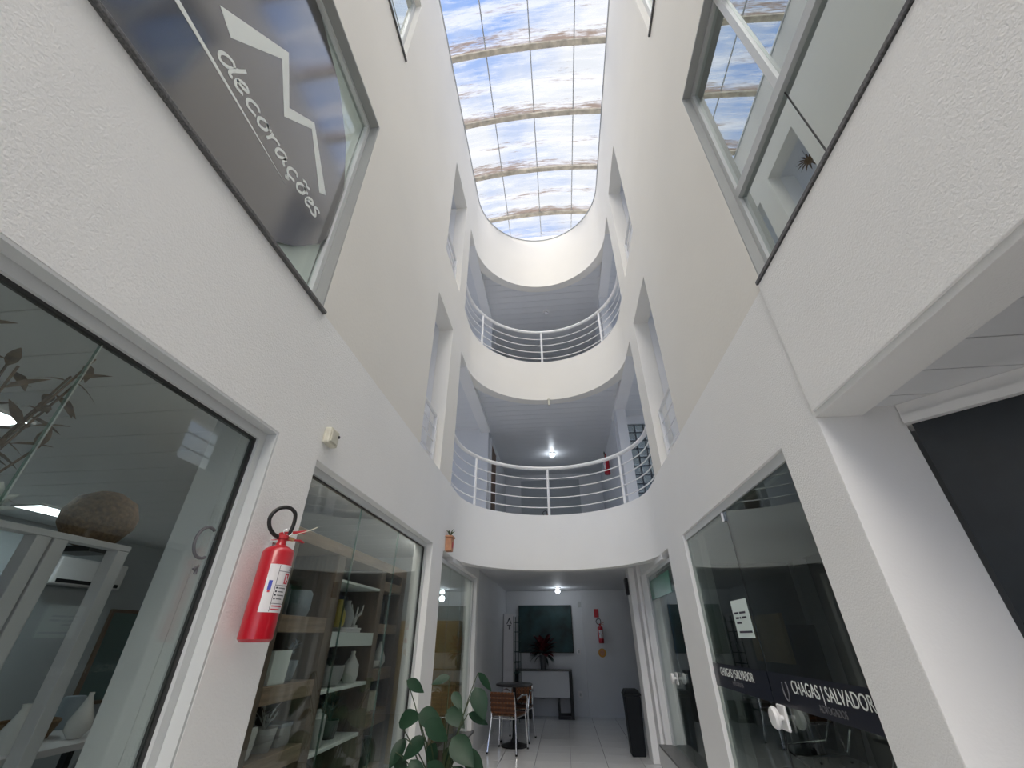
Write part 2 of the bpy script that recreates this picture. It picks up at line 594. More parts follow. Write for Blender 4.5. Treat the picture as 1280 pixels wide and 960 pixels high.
# panelled ceilings of the galleries: one board per row, split around the well
def boards(parent, z, rows, xl, xr, m='pvc', t=0.012, gap=0.006, w=0.2, rr=R + 0.10):
    meshes = {}
    for (y0, y1) in rows:
        segs = [(xl, xr)]
        dy = y0 - CY
        if dy < rr:
            hw = math.sqrt(max(rr * rr - max(dy, 0) ** 2, 0.0))
            segs = [(xl, CX - hw), (CX + hw, xr)]
        for (a, b) in segs:
            if b - a < 0.05: continue
            key = (round(a, 4), round(b, 4))
            if key not in meshes:
                me = bpy.data.meshes.new('ceiling_board')
                bb = MB().box(a, b, gap / 2, w - gap / 2, 0, t)
                me.from_pydata([tuple(v) for v in bb.v], [], bb.f)
                me.materials.append(M[m])
                meshes[key] = me
            o = bpy.data.objects.new('ceiling_board', meshes[key])
            C.objects.link(o)
            o.parent = parent
            o.location = (0, y0, z)
def rows(y0, y1, w):
    r = []
    y = y0
    while y < y1 - 1e-6:
        r.append((y, y + w))
        y += w
    return r
def gallery_ceiling(name, z, ymax, xl, xr, w=0.2):
    back = slab(name, z + 0.014, z + 0.05, 'slab', xl=xl, xr=xr, yb=ymax, y0=2.4)
    boards(back, z, rows(YO, ymax, w), xl, xr, w=w)
gallery_ceiling('ceiling_gallery', 5.24, YB - .01, -4.2, 4.2)
gallery_ceiling('ceiling_top', 8.10, YB - .01, -4.2, 4.2)
slab('ceiling_passage', 2.36, 2.42, 'paint_cool', xl=XL - 0.2, xr=3.4, yb=YB + .1, lstrip=False)

# beams running on from the side walls over the galleries
for (z0, z1) in ((B1 - .012, 5.239), (B2 - .012, 8.099)):
    struct(MB().box(XL - TH, XL, CY + .001, 7.98, z0, z1).build('trim_beam', 'paint'))
    struct(MB().box(XR, XR + TH, CY + .001, 7.729, z0, z1).build('trim_beam', 'paint'))
for (z0, z1) in ((F1, B1 - .013), (F2, B2 - .013)):
    struct(MB().box(XR + .01, XR + TH - .01, 7.2, 7.5, z0, z1).build('wall_pier', 'paint_cool'))
# gallery side walls (left and right), cross walls, back walls
for lv, (z0, z1) in enumerate(((F1, 5.25), (F2, 8.11))):
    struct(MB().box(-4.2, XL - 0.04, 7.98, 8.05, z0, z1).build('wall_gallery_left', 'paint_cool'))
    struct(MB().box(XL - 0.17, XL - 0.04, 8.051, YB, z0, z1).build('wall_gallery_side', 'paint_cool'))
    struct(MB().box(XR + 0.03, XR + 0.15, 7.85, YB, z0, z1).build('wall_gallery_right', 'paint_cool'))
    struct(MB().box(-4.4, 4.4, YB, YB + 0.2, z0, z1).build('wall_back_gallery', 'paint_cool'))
    for xo, nm in ((-4.4, 'wall_outer_left'), (4.2, 'wall_outer_right')):   # open above a parapet
        struct(MB().box(xo, xo + .2, 2.4, 7.73, z0, z0 + (1.0, .9)[lv]).box(xo, xo + .2, 2.4, 7.73, z1 - .12, z1).build(nm, 'paint'))
    for (x0, x1) in ((-4.4, XL - TH), (XR + TH, 4.4)):
        struct(MB().box(x0, x1, 2.28, 2.4, z0, z1 + 0.2).build('wall_partition', 'paint'))
# right cross wall: level two plain, level one with a glass-block window
struct(MB().box(XR + 0.03, 4.2, 7.73, 7.85, F2, 8.11).build('wall_cross_right', 'paint_cool'))
GX0, GX1, GZ0, GZ1 = 1.44, 2.14, 3.50, 5.06
b = MB()
b.box(XR + 0.03, GX0, 7.73, 7.85, F1, 5.25).box(GX1, 4.2, 7.73, 7.85, F1, 5.25)
b.box(GX0, GX1, 7.73, 7.85, F1, GZ0).box(GX0, GX1, 7.73, 7.85, GZ1, 5.25)
struct(b.build('wall_cross_right', 'paint_cool'))
# rooms behind the upper windows
for (xa, xb) in ((-4.4, XL - TH), (XR + TH, 4.4)):
    for (z0, z1) in ((F1, 5.42), (F2, 8.34)):
        b = MB()
        xo = xa if xa < 0 else xb - 0.1
        b.box(xo, xo + 0.1, -3.0, 2.28, z0, z1)
        b.box(xa, xb, -3.1, -3.0, z0, z1)
        struct(b.build('wall_upper_room', 'shop_wall'))

# front of the building behind the camera: entrance below, wall above
struct(MB().box(-4.4, 4.4, YF - .2, YF, 9.0, 9.6).build('wall_front', 'stucco'))
# ground floor shell
struct(MB().box(-30, 30, -40, 30, -0.35, -0.25).build('ground', 'concrete'))
fl = struct(MB().box(-6.4, 6.0, YF, YB + 0.2, -0.25, -0.012).build('floor', 'grout'))
TSX, TSY = 0.47, 0.47
tile = MB().box(0.003, TSX - 0.003, 0.003, TSY - 0.003, 0, 0.0115)
tm = bpy.data.meshes.new('floor_tile')
tm.from_pydata([tuple(v) for v in tile.v], [], tile.f)
tm.materials.append(M['tile'])
for i in range(-3, 6):
    for j in range(0, 24):
        x, y = -0.482 + i * TSX, 0.0 + j * TSY - 0.2
        if x + TSX < XL - .1 or y > YB: continue
        if x > 1.0 and y < 7.4: continue
        o = bpy.data.objects.new('floor_tile', tm)
        C.objects.link(o)
        o.location = (x, y, -0.0118)
        o.parent = fl
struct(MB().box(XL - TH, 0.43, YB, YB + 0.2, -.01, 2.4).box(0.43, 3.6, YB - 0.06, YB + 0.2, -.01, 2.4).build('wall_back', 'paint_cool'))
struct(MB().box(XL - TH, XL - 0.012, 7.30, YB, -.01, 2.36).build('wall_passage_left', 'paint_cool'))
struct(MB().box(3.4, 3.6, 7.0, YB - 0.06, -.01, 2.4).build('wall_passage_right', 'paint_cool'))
# ground-floor wall below the third window, left, and its jamb
struct(MB().box(XL - TH, XL, CY + .001, 7.30, 0.0, 0.30).box(XL - TH, XL, CY + .001, 7.30, 2.21, 2.36)
       .box(XL - TH, XL, 7.14, 7.299, 0.30, 2.21).box(XL - TH, XL, 4.931, CY, 0.0, 0.30).build('wall_shop_left', 'paint', bevel=0.006))
struct(MB().box(XR, XR + TH, CY + .001, 7.06, 2.20, 2.36).box(XR - 0.07, XR + TH, 5.081, 7.06, 0.0, 0.24)
       .build('wall_shop_right', 'paint', bevel=0.006))
struct(MB().box(XR - 0.145, XR + TH, 7.32, 7.66, 0.0, 2.36).box(XR - 0.06, XR + TH, 7.06, 7.319, 0.0, 2.36)
       .box(XR - 0.02, XR + TH, 6.93, 7.059, 0.24, 2.20).build('wall_jamb_right', 'paint', bevel=0.006))
struct(MB().box(XL - .36, XL - TH - .001, 1.72, 2.06, 0, 2.56).build('wall_pillar_left', 'paint'))
struct(MB().box(XR + TH, 5.1, 7.15, 7.30, -.01, 2.6).build('wall_office_back', 'office_wall'))
# left shop room
SX0, SY0, SY1, SZ = -6.2, -3.0, 7.4, 2.58
b = MB()
b.box(SX0 - .1, SX0, SY0, SY1, 0, SZ + .039).box(SX0, XL - TH, SY0 - .1, SY0, 0, SZ + .039).box(SX0, XL - TH - .001, SY1, SY1 + .1, 0, SZ + .039)
struct(b.build('wall_shop_inner', 'shop_wall'))
cs = struct(MB().box(SX0, XL - TH - .002, SY0, SY1, SZ + .014, SZ + .038).build('ceiling_shop', 'slab'))
me = None
for k in range(28):
    y0 = -1.0 + 0.3 * k
    if me is None:
        bb = MB().box(SX0, XL - TH - .003, .003, .297, 0, .012)
        me = bpy.data.meshes.new('ceiling_board')
        me.from_pydata([tuple(v) for v in bb.v], [], bb.f)
        me.materials.append(M['pvc'])
    o = bpy.data.objects.new('ceiling_board', me)
    C.objects.link(o)
    o.parent = cs
    o.location = (0, y0, SZ)
struct(MB().box(SX0, XL - TH, SY0, SY1, -0.012, -0.002).build('floor_shop', 'shop_floor'))
# right office
struct(MB().box(5.0, 5.1, 2.0, 7.15, 0, 2.6).box(XR + TH, 5.0, 1.95, 2.05, 0, 2.6).build('wall_office', 'office_wall'))
struct(MB().box(XR + TH + .001, 5.1, 1.95, 7.3, 2.56, 2.60).build('ceiling_office', 'slab'))
struct(MB().box(XR + TH, 5.0, 2.05, 7.15, -0.012, -0.002).build('floor_office', 'shop_floor'))
# right hall: beam, panelled ceiling, angled header and dark wall
struct(MB().box(XR + 0.001, 1.556, 1.8375, 1.949, 0, ZLIN + .004).box(XR + TH, 1.556, 1.8375, 1.949, ZLIN + .004, 2.30).build('wall_hall_end', 'paint'))
ch = struct(MB().box(XR + TH + .001, 4.0, -3.0, 1.95, 2.314, 2.34).build('ceiling_hall', 'slab'))
me = None
for k in range(16):
    if me is None:
        bb = MB().box(XR + TH + .002, 3.6, .003, .202, 0, .012)
        me = bpy.data.meshes.new('ceiling_board')
        me.from_pydata([tuple(v) for v in bb.v], [], bb.f)
        me.materials.append(M['pvc'])
    o = bpy.data.objects.new('ceiling_board', me)
    C.objects.link(o)
    o.parent = ch
    o.location = (0, 1.735 - 0.205 * k, 2.30)
def slant(name, m, s0, s1, off, th, z0, z1):
    """upright box along the 45 degree line that leaves the pillar end"""
    a = Vector((1.545, 1.80))
    d = Vector((0.715, -0.70)).normalized()
    n = Vector((d.y, -d.x))
    p = [a + d * s0 - n * off, a + d * s1 - n * off, a + d * s1 - n * (off + th), a + d * s0 - n * (off + th)]
    return MB().prism([(q.x, q.y) for q in p], 'z', z0, z1).build(name, m)
struct(slant('wall_slanted', 'charcoal', 0, 2.6, 0.03, 0.08, 0, 2.20))
struct(slant('trim_header', 'paint', -0.02, 2.6, 0.0, 0.13, 2.201, 2.24))
struct(slant('trim_header', 'paint', -0.02, 2.6, 0.02, 0.11, 2.241, 2.299))
struct(MB().box(3.6, 3.7, -3.0, 0.6, 0, 2.3).box(XR + TH + .001, 3.7, -3.1, -3.001, 0, 2.34).build('wall_hall', 'dark_wall'))

# ------------------------------------------------------------------ skylight
VZ, VR = 9.60, 0.17
def vz(x): return VZ + VR * (1 - ((x + 0.03) / 1.5) ** 2)
sk = thing('skylight', 'vaulted skylight of dirty translucent sheets between pale ribs over the light well', 'skylight', (0, 0, 0))
cols = [-1.49, -0.757, -0.02, 0.70, 1.43]
ribs = [RIB0 + RSP * k for k in range(-7, 5)]
for a, bb_ in zip(ribs[:-1], ribs[1:]):
    for c0, c1 in zip(cols[:-1], cols[1:]):
        xs = [c0 + 0.006 + (c1 - c0 - 0.012) * i / 6 for i in range(7)]
        vs = [(x, y, vz(x) + dz) for dz in (0, 0.006) for y in (a + 0.004, bb_ - 0.004) for x in xs]
        fs = []
        for i in range(6):
            fs.append((i, i + 1, 8 + i, 7 + i))
        o = MB().add(vs[:14], fs).build('sheet', 'polycarbonate', sk, smooth=True)
for y in ribs:
    xs = [-1.50 + 2.96 * i / 24 for i in range(25)]
    b = MB()
    vs, fs = [], []
    for x in xs:
        z = vz(x)
        vs += [(x, y - 0.042, z - 0.004), (x, y + 0.042, z - 0.004), (x, y + 0.042, z - 0.065), (x, y - 0.042, z - 0.065)]
    for i in range(24):
        for j in range(4):
            fs.append((4 * i + j, 4 * i + (j + 1) % 4, 4 * i + 4 + (j + 1) % 4, 4 * i + 4 + j))
    fs += [(0, 1, 2, 3), (96, 99, 98, 97)]
    b.add(vs, fs).build('rib', 'rib', sk)
for x in cols[1:-1]:
    MB().box(x - 0.008, x + 0.008, ribs[0], ribs[-1], vz(x) - 0.012, vz(x) + 0.01).build('joint_strip', 'aluminium_grey', sk)
# dark edge profile round the rim
rim = [(XL + .002, YF)] + [(CX + (R - .002) * math.cos(PI - PI * i / 40), CY + (R - .002) * math.sin(PI - PI * i / 40)) for i in range(41)] + [(XR - .002, YF)]
MB().tube([(x, y, ZT + 0.006) for x, y in rim], 0.014, 6).build('edge_profile', 'aluminium_grey', sk)
# closes the gap between wall top and sheets, outside the well
struct(MB().box(-1.53, XL - .001, YF, 7.2, ZT + .001, VZ - .005).box(XR + .001, 1.45, YF, 7.2, ZT + .001, VZ - .005)
       .box(XL, XR, CY + R + .02, 7.2, ZT + .001, VZ + .1).build('trim_kerb', 'paint'))

# ------------------------------------------------------------------ railings
def railing(z, label):
    t = thing('balcony_railing', label, 'railing', (CX, CY, z))
    rr = R + 0.085
    H = 0.80
    def path(h, r=rr):
        p = [(-rr, YO - CY + 0.02, h)]
        p += [(r * math.cos(PI - PI * i / 48), r * math.sin(PI - PI * i / 48), h) for i in range(49)]
        p += [(rr, YO - CY + 0.02, h)]
        return p
    MB().tube(path(H), 0.030, 10).build('handrail', 'white_metal', t, smooth=True)
    for k in range(1, 5):
        MB().tube(path(H * k / 5 - 0.02), 0.0085, 6).build('bar', 'white_metal', t, smooth=True)
    for a in (180 - 30, 93, 38):
        th = math.radians(a)
        x, y = rr * math.cos(th), rr * math.sin(th)
        MB().tube([(x, y, 0), (x, y, H - 0.02)], 0.021, 8).build('post', 'white_metal', t, smooth=True)
    return t
railing(F1, 'white curved railing on the lower balcony, under the lit ceiling lamp')
railing(F2, 'white curved railing on the upper balcony, nearest the skylight')
def niche_rail(x, y0, y1, z, label, hh=0.68):
    t = thing('opening_railing', label, 'railing', (x, y0, z))
    L = y1 - y0
    MB().tube([(0, .01, hh), (0, L - .03, hh)], 0.02, 8).build('handrail', 'white_metal', t, smooth=True)
    for k in range(1, 4):
        MB().tube([(0, .01, hh * k / 4), (0, L - .03, hh * k / 4)], 0.007, 6).build('bar', 'white_metal', t, smooth=True)
    for y in (0.03, L - .04):
        MB().box(-.022, .022, y - .022, y + .022, 0.001, hh).build('post', 'white_metal', t)
niche_rail(XL - 0.10, 3.73, 4.50, F1, 'short white railing in the lower opening of the left wall')
niche_rail(XL - 0.10, 3.80, 4.66, F2, 'short white railing in the upper opening of the left wall')
niche_rail(XR + 0.10, 3.77, 4.66, F1, 'short white railing in the lower opening of the right wall')
niche_rail(XR + 0.10, 3.77, 4.62, F2, 'short white railing in the upper opening of the right wall')

# ------------------------------------------------------------------ windows and shopfronts
def frame_rect(b, x0, x1, y0, y1, z0, z1, w):
    b.box(x0, x1, y0, y0 + w, z0, z1).box(x0, x1, y1 - w, y1, z0, z1)
    b.box(x0, x1, y0 + w, y1 - w, z1 - w, z1).box(x0, x1, y0 + w, y1 - w, z0, z0 + w)
# window_1: sign window, left wall
w1 = sempty('window_1')
b = MB()
frame_rect(b, XL - 0.12, XL - 0.075, -0.8, 1.75, 3.071, 5.13, 0.045)
b.build('window_frame', 'aluminium', w1)
MB().box(XL - 0.112, XL - 0.106, -0.76, 1.705, 3.11, 5.085).build('pane', 'glass_clear', w1)
MB().box(XL - .132, XL - .122, -0.75, 1.70, 3.115, 5.08).build('white_backing', 'sign_white', w1)
MB().box(XL - TH, XL + 0.022, -0.8, 1.765, 3.05, 3.071).build('window_sill', 'granite', w1, bevel=0.003)
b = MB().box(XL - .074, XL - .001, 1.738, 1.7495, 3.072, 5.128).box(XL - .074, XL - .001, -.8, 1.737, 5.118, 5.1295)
b.build('reveal_shade_lining', 'reveal_shade_grey', w1)  # added strips, their grey puts shade on the sunlit jamb and head
# window_2: right upper window
w2 = sempty('window_2')
b = MB()
frame_rect(b, XR + 0.06, XR + 0.11, -0.8, 1.82, 3.111, 5.15, 0.045)
b.build('window_frame', 'aluminium_grey', w2)
MB().box(XR + 0.055, XR + 0.115, -0.755, 1.775, 3.79, 3.86).build('transom', 'aluminium_grey', w2)
for y in (1.17, 0.45):
    MB().box(XR + 0.058, XR + 0.112, y - 0.022, y + 0.022, 3.861, 5.105).build('mullion', 'aluminium', w2)
for (y0, y1) in ((-0.755, 0.427), (0.473, 1.147), (1.193, 1.775)):
    MB().box(XR + 0.082, XR + 0.088, y0, y1, 3.861, 5.105).build('pane', 'glass_mirror', w2)
for (y0, y1) in ((-0.755, 0.30), (0.304, 1.176), (1.180, 1.775)):
    MB().box(XR + 0.082, XR + 0.088, y0, y1, 3.156, 3.79).build('pane', 'glass_mirror', w2)
MB().box(XR + 0.079, XR + 0.091, 1.1755, 1.1805, 3.156, 3.79).build('seal', 'gasket', w2)
MB().box(XR - 0.02, XR + TH, -0.8, 1.835, 3.088, 3.111).build('window_sill', 'granite', w2, bevel=0.003)
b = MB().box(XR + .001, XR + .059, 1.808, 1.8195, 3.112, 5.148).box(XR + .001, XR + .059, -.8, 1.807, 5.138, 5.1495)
b.build('reveal_shade_lining', 'reveal_shade_grey', w2)  # shade put into the colour of these added strips
# windows of the top floor
for n, (x, y1, s) in enumerate(((XL - 0.09, 1.81, -1), (XR + 0.09, 1.87, 1))):
    w3 = sempty('window_%d' % (3 + n))
    b = MB()
    frame_rect(b, x - .022, x + .022, 0.7, y1, 6.601, 8.10, 0.05)
    b.build('window_frame', 'aluminium', w3)
    MB().box(x - .02, x + .02, 1.22, 1.26, 6.65, 8.05).build('mullion', 'aluminium', w3)
    for (a, c) in ((0.75, 1.219), (1.261, y1 - .05)):
        MB().box(x - .003, x + .003, a, c, 6.65, 8.05).build('pane', 'glass_mirror', w3)
    MB().box(min(x, x - s * .11), max(x, x - s * .11), 0.7, y1 + .01, 6.58, 6.601).build('window_sill', 'granite', w3, bevel=0.003)
# window_5: first shopfront, left
w5 = sempty('window_5')
b = MB()
frame_rect(b, XL - 0.11, XL - 0.055, -2.6, 1.72, 0.0, ZLIN, 0.05)
b.build('window_frame', 'aluminium', w5)
b = MB()
frame_rect(b, XL - 0.096, XL - 0.07, -2.55, 1.67, 0.05, ZLIN - 0.05, 0.008)
b.build('seal', 'gasket', w5)
for (y0, y1) in ((-2.54, -0.80), (-0.796, 0.909), (0.914, 1.66)):
    MB().box(XL - 0.088, XL - 0.078, y0, y1, 0.06, ZLIN - 0.06).build('pane', 'glass', w5)
MB().box(XL - 0.0885, XL - 0.0775, 0.909, 0.914, 0.06, ZLIN - 0.06).build('glass_joint', 'glass_edge', w5)
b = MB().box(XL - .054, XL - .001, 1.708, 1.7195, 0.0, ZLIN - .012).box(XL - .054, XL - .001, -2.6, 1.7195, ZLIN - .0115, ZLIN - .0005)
b.build('reveal_shade_lining', 'aluminium', w5)  # strips added to dull the sunlit shopfront jamb and head
# window_6: second shopfront, left
w6 = sempty('window_6')
b = MB()
b.box(XL - 0.11, XL - 0.06, 2.081, 4.499, ZLIN - 0.045, ZLIN)
b.box(XL - 0.11, XL - 0.06, 4.455, 4.499, 0, ZLIN - .045).box(XL - 0.11, XL - 0.06, 2.081, 2.125, 0, ZLIN - .045)
b.build('window_frame', 'aluminium', w6)
b = MB().box(XL - .096, XL - .074, 2.126, 4.454, ZLIN - .053, ZLIN - .046).box(XL - .096, XL - .074, 4.447, 4.454, 0, ZLIN - .053)
b.build('seal', 'gasket', w6)
for (y0, y1) in ((2.126, 2.908), (2.913, 3.698), (3.703, 4.446)):
    MB().box(XL - 0.09, XL - 0.08, y0, y1, 0.03, ZLIN - 0.054).build('pane', 'glass', w6)
for y in (2.9105, 3.7005):
    MB().box(XL - 0.0905, XL - 0.0795, y - .0025, y + .0025, 0.03, ZLIN - 0.054).build('glass_joint', 'glass_edge', w6)
# window_7: third shopfront, left, under the balcony
w7 = sempty('window_7')
b = MB().box(XL - 0.11, XL - 0.06, 4.931, 7.139, 2.165, 2.21).box(XL - 0.11, XL - 0.06, 7.10, 7.139, 0.30, 2.165).box(XL - .11, XL - .06, 4.931, 4.97, 0.30, 2.165)
b.build('window_frame', 'aluminium', w7)
for (y0, y1) in ((4.971, 5.70), (5.705, 6.40), (6.405, 7.099)):
    MB().box(XL - 0.09, XL - 0.08, y0, y1, 0.305, 2.164).build('pane', 'glass', w7)
MB().box(XL - TH - .12, XL + 0.03, 4.94, 7.20, 0.301, 0.325).build('window_sill', 'granite', w7, bevel=0.003)
# window_8: right shopfront under the balcony
w8 = sempty('window_8')
b = MB().box(XR + 0.06, XR + 0.11, 5.081, 6.929, 2.16, 2.20).box(XR + 0.06, XR + 0.11, 6.89, 6.929, 0.24, 2.16)
b.build('window_frame', 'aluminium', w8)
for (y0, y1) in ((5.085, 5.93), (5.935, 6.889)):
    MB().box(XR + 0.08, XR + 0.09, y0, y1, 0.265, 2.159).build('pane', 'glass', w8)
MB().box(XR - 0.10, XR + TH + .06, 5.09, 6.95, 0.241, 0.264).build('window_sill', 'granite', w8, bevel=0.003)
MB().box(XR + 0.079, XR + 0.091, 5.6, 6.88, 1.86, 2.10).build('tinted_strip', 'green_film', w8)
def knob_lock(parent, x, y, z, s=1):
    l = MB((0, 0, 0)).box(x - .02, x - .005, y - .05, y + .05, z - .06, z + .06).build('lock_plate', 'white_metal', parent, bevel=0.006)
    MB().lathe([(0.012, 0), (0.014, 0.02), (0.05, 0.03), (0.054, 0.045), (0.046, 0.058), (0.0, 0.062)], (x - 0.02, y - 0.01, z), 20, axis='x').build('knob', 'white_metal', l, smooth=True)
    o = l.children[0]
    for v in o.data.vertices: v.co.x = 2 * (x - 0.02) - v.co.x
    MB().lathe([(0.012, 0.0), (0.014, 0.03), (0.05, 0.045), (0.054, 0.06), (0.046, 0.07), (0.0, 0.074)], (x + .008, y - 0.01, z), 20, axis='x').build('knob', 'white_metal', l, smooth=True)
    MB().box(x - .024, x - .02, y + .012, y + .03, z - .02, z + .01).build('keyhole', 'black', l)
knob_lock(w8, XR + 0.078, 6.05, 1.0)
# door_1: office glass doors, right
d1 = sempty('door_1')
b = MB().box(XR + 0.02, XR + 0.07, 2.201, 4.379, ZLIN - 0.05, ZLIN + .004).box(XR + 0.05, XR + 0.12, 4.335, 4.379, 0, ZLIN - .05)
b.build('door_frame', 'aluminium', d1)
GXD = XR + 0.03
p1 = MB().box(GXD, GXD + .01, 2.22, 3.262, 0.02, ZLIN - 0.052).build('door_leaf', 'glass_smoke', d1)
p2 = MB().box(GXD, GXD + .01, 3.269, 4.37, 0.02, ZLIN - 0.052).build('pane', 'glass_smoke', d1)
MB().box(GXD + .001, GXD + .009, 3.2625, 3.2685, 0.02, ZLIN - .06).build('seal', 'gasket', d1)
MB().box(GXD - .012, GXD + .02, 3.28, 3.32, ZLIN - .12, ZLIN - .054).build('hinge', 'chrome', d1)
# dark band with the office name, carried by the glass
for (y0, y1, par) in ((2.22, 3.258, p1), (3.272, 4.37, p2)):
    f = MB().box(GXD - .0025, GXD - .0008, y0, y1, 1.068, 1.225).build('film_band', 'navy_film', par)
def wall_text(s_, w, h, y, z, x, m, parent):
    """lettering of width w and cap height h; reads towards -y on the right wall"""
    me = text_mesh(s_, 1.0, 0.0006)
    xs = [v.co.x for v in me.vertices]
    zs = [v.co.y for v in me.vertices]
    zt = max(zs)
    for v in me.vertices:
        v.co = Vector((x - v.co.z, y - (v.co.x - min(xs)) / (max(xs) - min(xs)) * w, z + v.co.y * h / 0.73))
    me.update()
    return mesh_obj('lettering', me, m, parent)
wall_text('CHAGAS | SALVADOR', 0.72, 0.062, 2.965, 1.142, GXD - .0040, 'sign_white', p1)
wall_text('ADVOGADOS', 0.24, 0.032, 2.72, 1.090, GXD - .0040, 'ink_grey', p1)
wall_text('CHAGAS | SALVADOR', 0.68, 0.056, 4.19, 1.148, GXD - .0040, 'sign_white', p2)
wall_text('ADVOGADOS', 0.22, 0.028, 3.96, 1.100, GXD - .0040, 'ink_grey', p2)
# ring mark before the name
b = MB()
b.tube([(GXD - .004, 3.055 + .032 * math.cos(a), 1.15 + .048 * math.sin(a)) for a in [math.radians(130 + 10 * i) for i in range(28)]], 0.004, 6)
b.build('emblem', 'ink_grey', p1)
knob_lock(d1, GXD - .002, 3.16, 1.012)
# paper notice taped inside the glass
nt_ = tag(MB().box(GXD - .003, GXD - .0012, 3.30, 3.60, 1.40, 1.63).build('paper_notice', 'paper'), 'pale green sheet of paper with a short notice taped to the office glass', 'notice')
for i, (a, c, z) in enumerate(((3.57, 3.49, 1.55), (3.47, 3.36, 1.55), (3.56, 3.50, 1.52), (3.48, 3.46, 1.52), (3.44, 3.36, 1.52), (3.56, 3.47, 1.49), (3.55, 3.32, 1.435))):
    MB().box(GXD - .0042, GXD - .0032, c, a, z - .006, z + .006).build('print_line', 'ink', nt_)

# faint lettering on the first shop glass
b = MB()
cy_, cz_ = 1.60, 1.725
b.tube([(XL - .0765, cy_ + .052 * math.cos(a), cz_ + .058 * math.sin(a)) for a in [math.radians(60 + 10 * i) for i in range(25)]], 0.006, 6)
b.tube([(XL - .0765, cy_ - .01, cz_ - .10), (XL - .0765, cy_ + .005, cz_ - .085), (XL - .0765, cy_ + .005, cz_ - .115)], 0.006, 6)
b.build('lettering', 'ink_grey', w5)

# ------------------------------------------------------------------ sign inside window_1
half = [(1.20, 3.128), (1.35, 3.213), (1.486, 3.334), (1.655, 3.557), (1.715, 3.679), (1.74, 3.95), (1.721, 4.201), (1.566, 4.56), (1.32, 4.86), (0.95, 5.05), (0.45, 5.075)]
mid = 0.42
poly = half + [(2 * mid - y, z) for y, z in reversed(half)]
poly = [(min(y, 1.70), z) for y, z in poly]
sg = thing('shop_sign', 'dark glossy shop sign with white roof mark and handwritten lettering behind left upper window', 'sign', (XL - 0.09, mid, 3.1))
so = (XL - 0.09, mid, 3.1)
xs_ = XL - 0.0935
MB(so).prism(poly, 'x', xs_, xs_ + .002).build('sign_sheet', 'sign_film', sg)
xs_ += 0.0022
lg = [(0.569, 3.896), (0.913, 4.337), (1.070, 4.032), (1.255, 4.239), (1.557, 3.922), (1.50, 3.865), (1.258, 4.169), (1.069, 3.932), (0.902, 4.225), (0.672, 3.839)]
MB(so).prism(lg, 'x', xs_, xs_ + .0012).build('roof_mark', 'sign_white', sg)
MB(so).prism([(0.10, 3.585), (0.10, 3.625), (0.476, 3.625), (1.256, 3.580), (0.467, 3.596)], 'x', xs_, xs_ + .0012).build('underline', 'sign_white', sg)
# handwriting: each letter a ribbon along its strokes (unit: x-height 1, then slanted)
def q(pts, n=6):
    """smooth the control points"""
    out = []
    P = [pts[0]] + list(pts) + [pts[-1]]
    for i in range(1, len(P) - 2):
        p0, p1_, p2_, p3 = P[i - 1], P[i], P[i + 1], P[i + 2]
        for k in range(n):
            t = k / n
            out.append(tuple(0.5 * (2 * p1_[c] + (p2_[c] - p0[c]) * t + (2 * p0[c] - 5 * p1_[c] + 4 * p2_[c] - p3[c]) * t * t + (-p0[c] + 3 * p1_[c] - 3 * p2_[c] + p3[c]) * t ** 3) for c in (0, 1)))
    out.append(pts[-1])
    return out
LET = {
 'd': [[(.9, .75), (.55, 1.0), (.15, .75), (.05, .3), (.3, 0), (.65, .2), (.95, 1.0), (1.05, 1.75)], [(1.0, 1.2), (.9, .4), (1.0, .05), (1.2, .1)]],
 'e': [[(.05, .45), (.5, .55), (.8, .8), (.55, 1.0), (.2, .8), (.08, .35), (.35, 0), (.85, .2)]],
 'c': [[(.85, .8), (.6, 1.0), (.2, .75), (.08, .35), (.35, 0), (.95, .2)]],
 'o': [[(.6, .95), (.25, .85), (.08, .4), (.35, 0), (.75, .25), (.8, .7), (.55, .98), (.75, .85), (1.05, .9)]],
 'r': [[(.1, 1.0), (.2, .5), (.15, 0)], [(.18, .55), (.45, .9), (.85, .95)]],
 'a': [[(.85, .85), (.5, 1.0), (.12, .65), (.15, .1), (.5, .1), (.85, .8), (.85, .25), (1.15, .08)]],
 's': [[(.85, .85), (.5, 1.0), (.2, .75), (.55, .5), (.75, .2), (.4, 0), (.02, .12)]],
 ',': [[(.45, 0), (.42, -.2), (.6, -.35), (.35, -.5)]],
 '~': [[(.1, 1.3), (.35, 1.48), (.6, 1.32), (.9, 1.5)]],
}
def ribbon(b, pts, w):
    k = len(pts)
    vs, fs = [], []
    for i, p in enumerate(pts):
        a = pts[max(i - 1, 0)]
        c = pts[min(i + 1, k - 1)]
        dx, dy = c[0] - a[0], c[1] - a[1]
        l = math.hypot(dx, dy) or 1
        nx, ny = -dy / l * w, dx / l * w
        for dxx in (xs_, xs_ + .0012):
            vs += [(dxx, p[0] + nx, p[1] + ny), (dxx, p[0] - nx, p[1] - ny)]
    for i in range(k - 1):
        a, c = 4 * i, 4 * i + 4
        fs += [(a, a + 1, c + 1, c), (a + 2, c + 2, c + 3, a + 3), (a, c, c + 2, a + 2), (a + 1, a + 3, c + 3, c + 1)]
    b.add(vs, fs)
word = [('d', .665, .085, .085), ('e', .775, .075, .08), ('c', .858, .085, .075), ('o', .945, .08, .075), ('r', 1.03, .085, .075), ('a', 1.105, .085, .075), ('c,', 1.215, .085, .08), ('o~', 1.31, .085, .08), ('e', 1.41, .07, .08), ('s', 1.475, .075, .085)]
xs0 = xs_
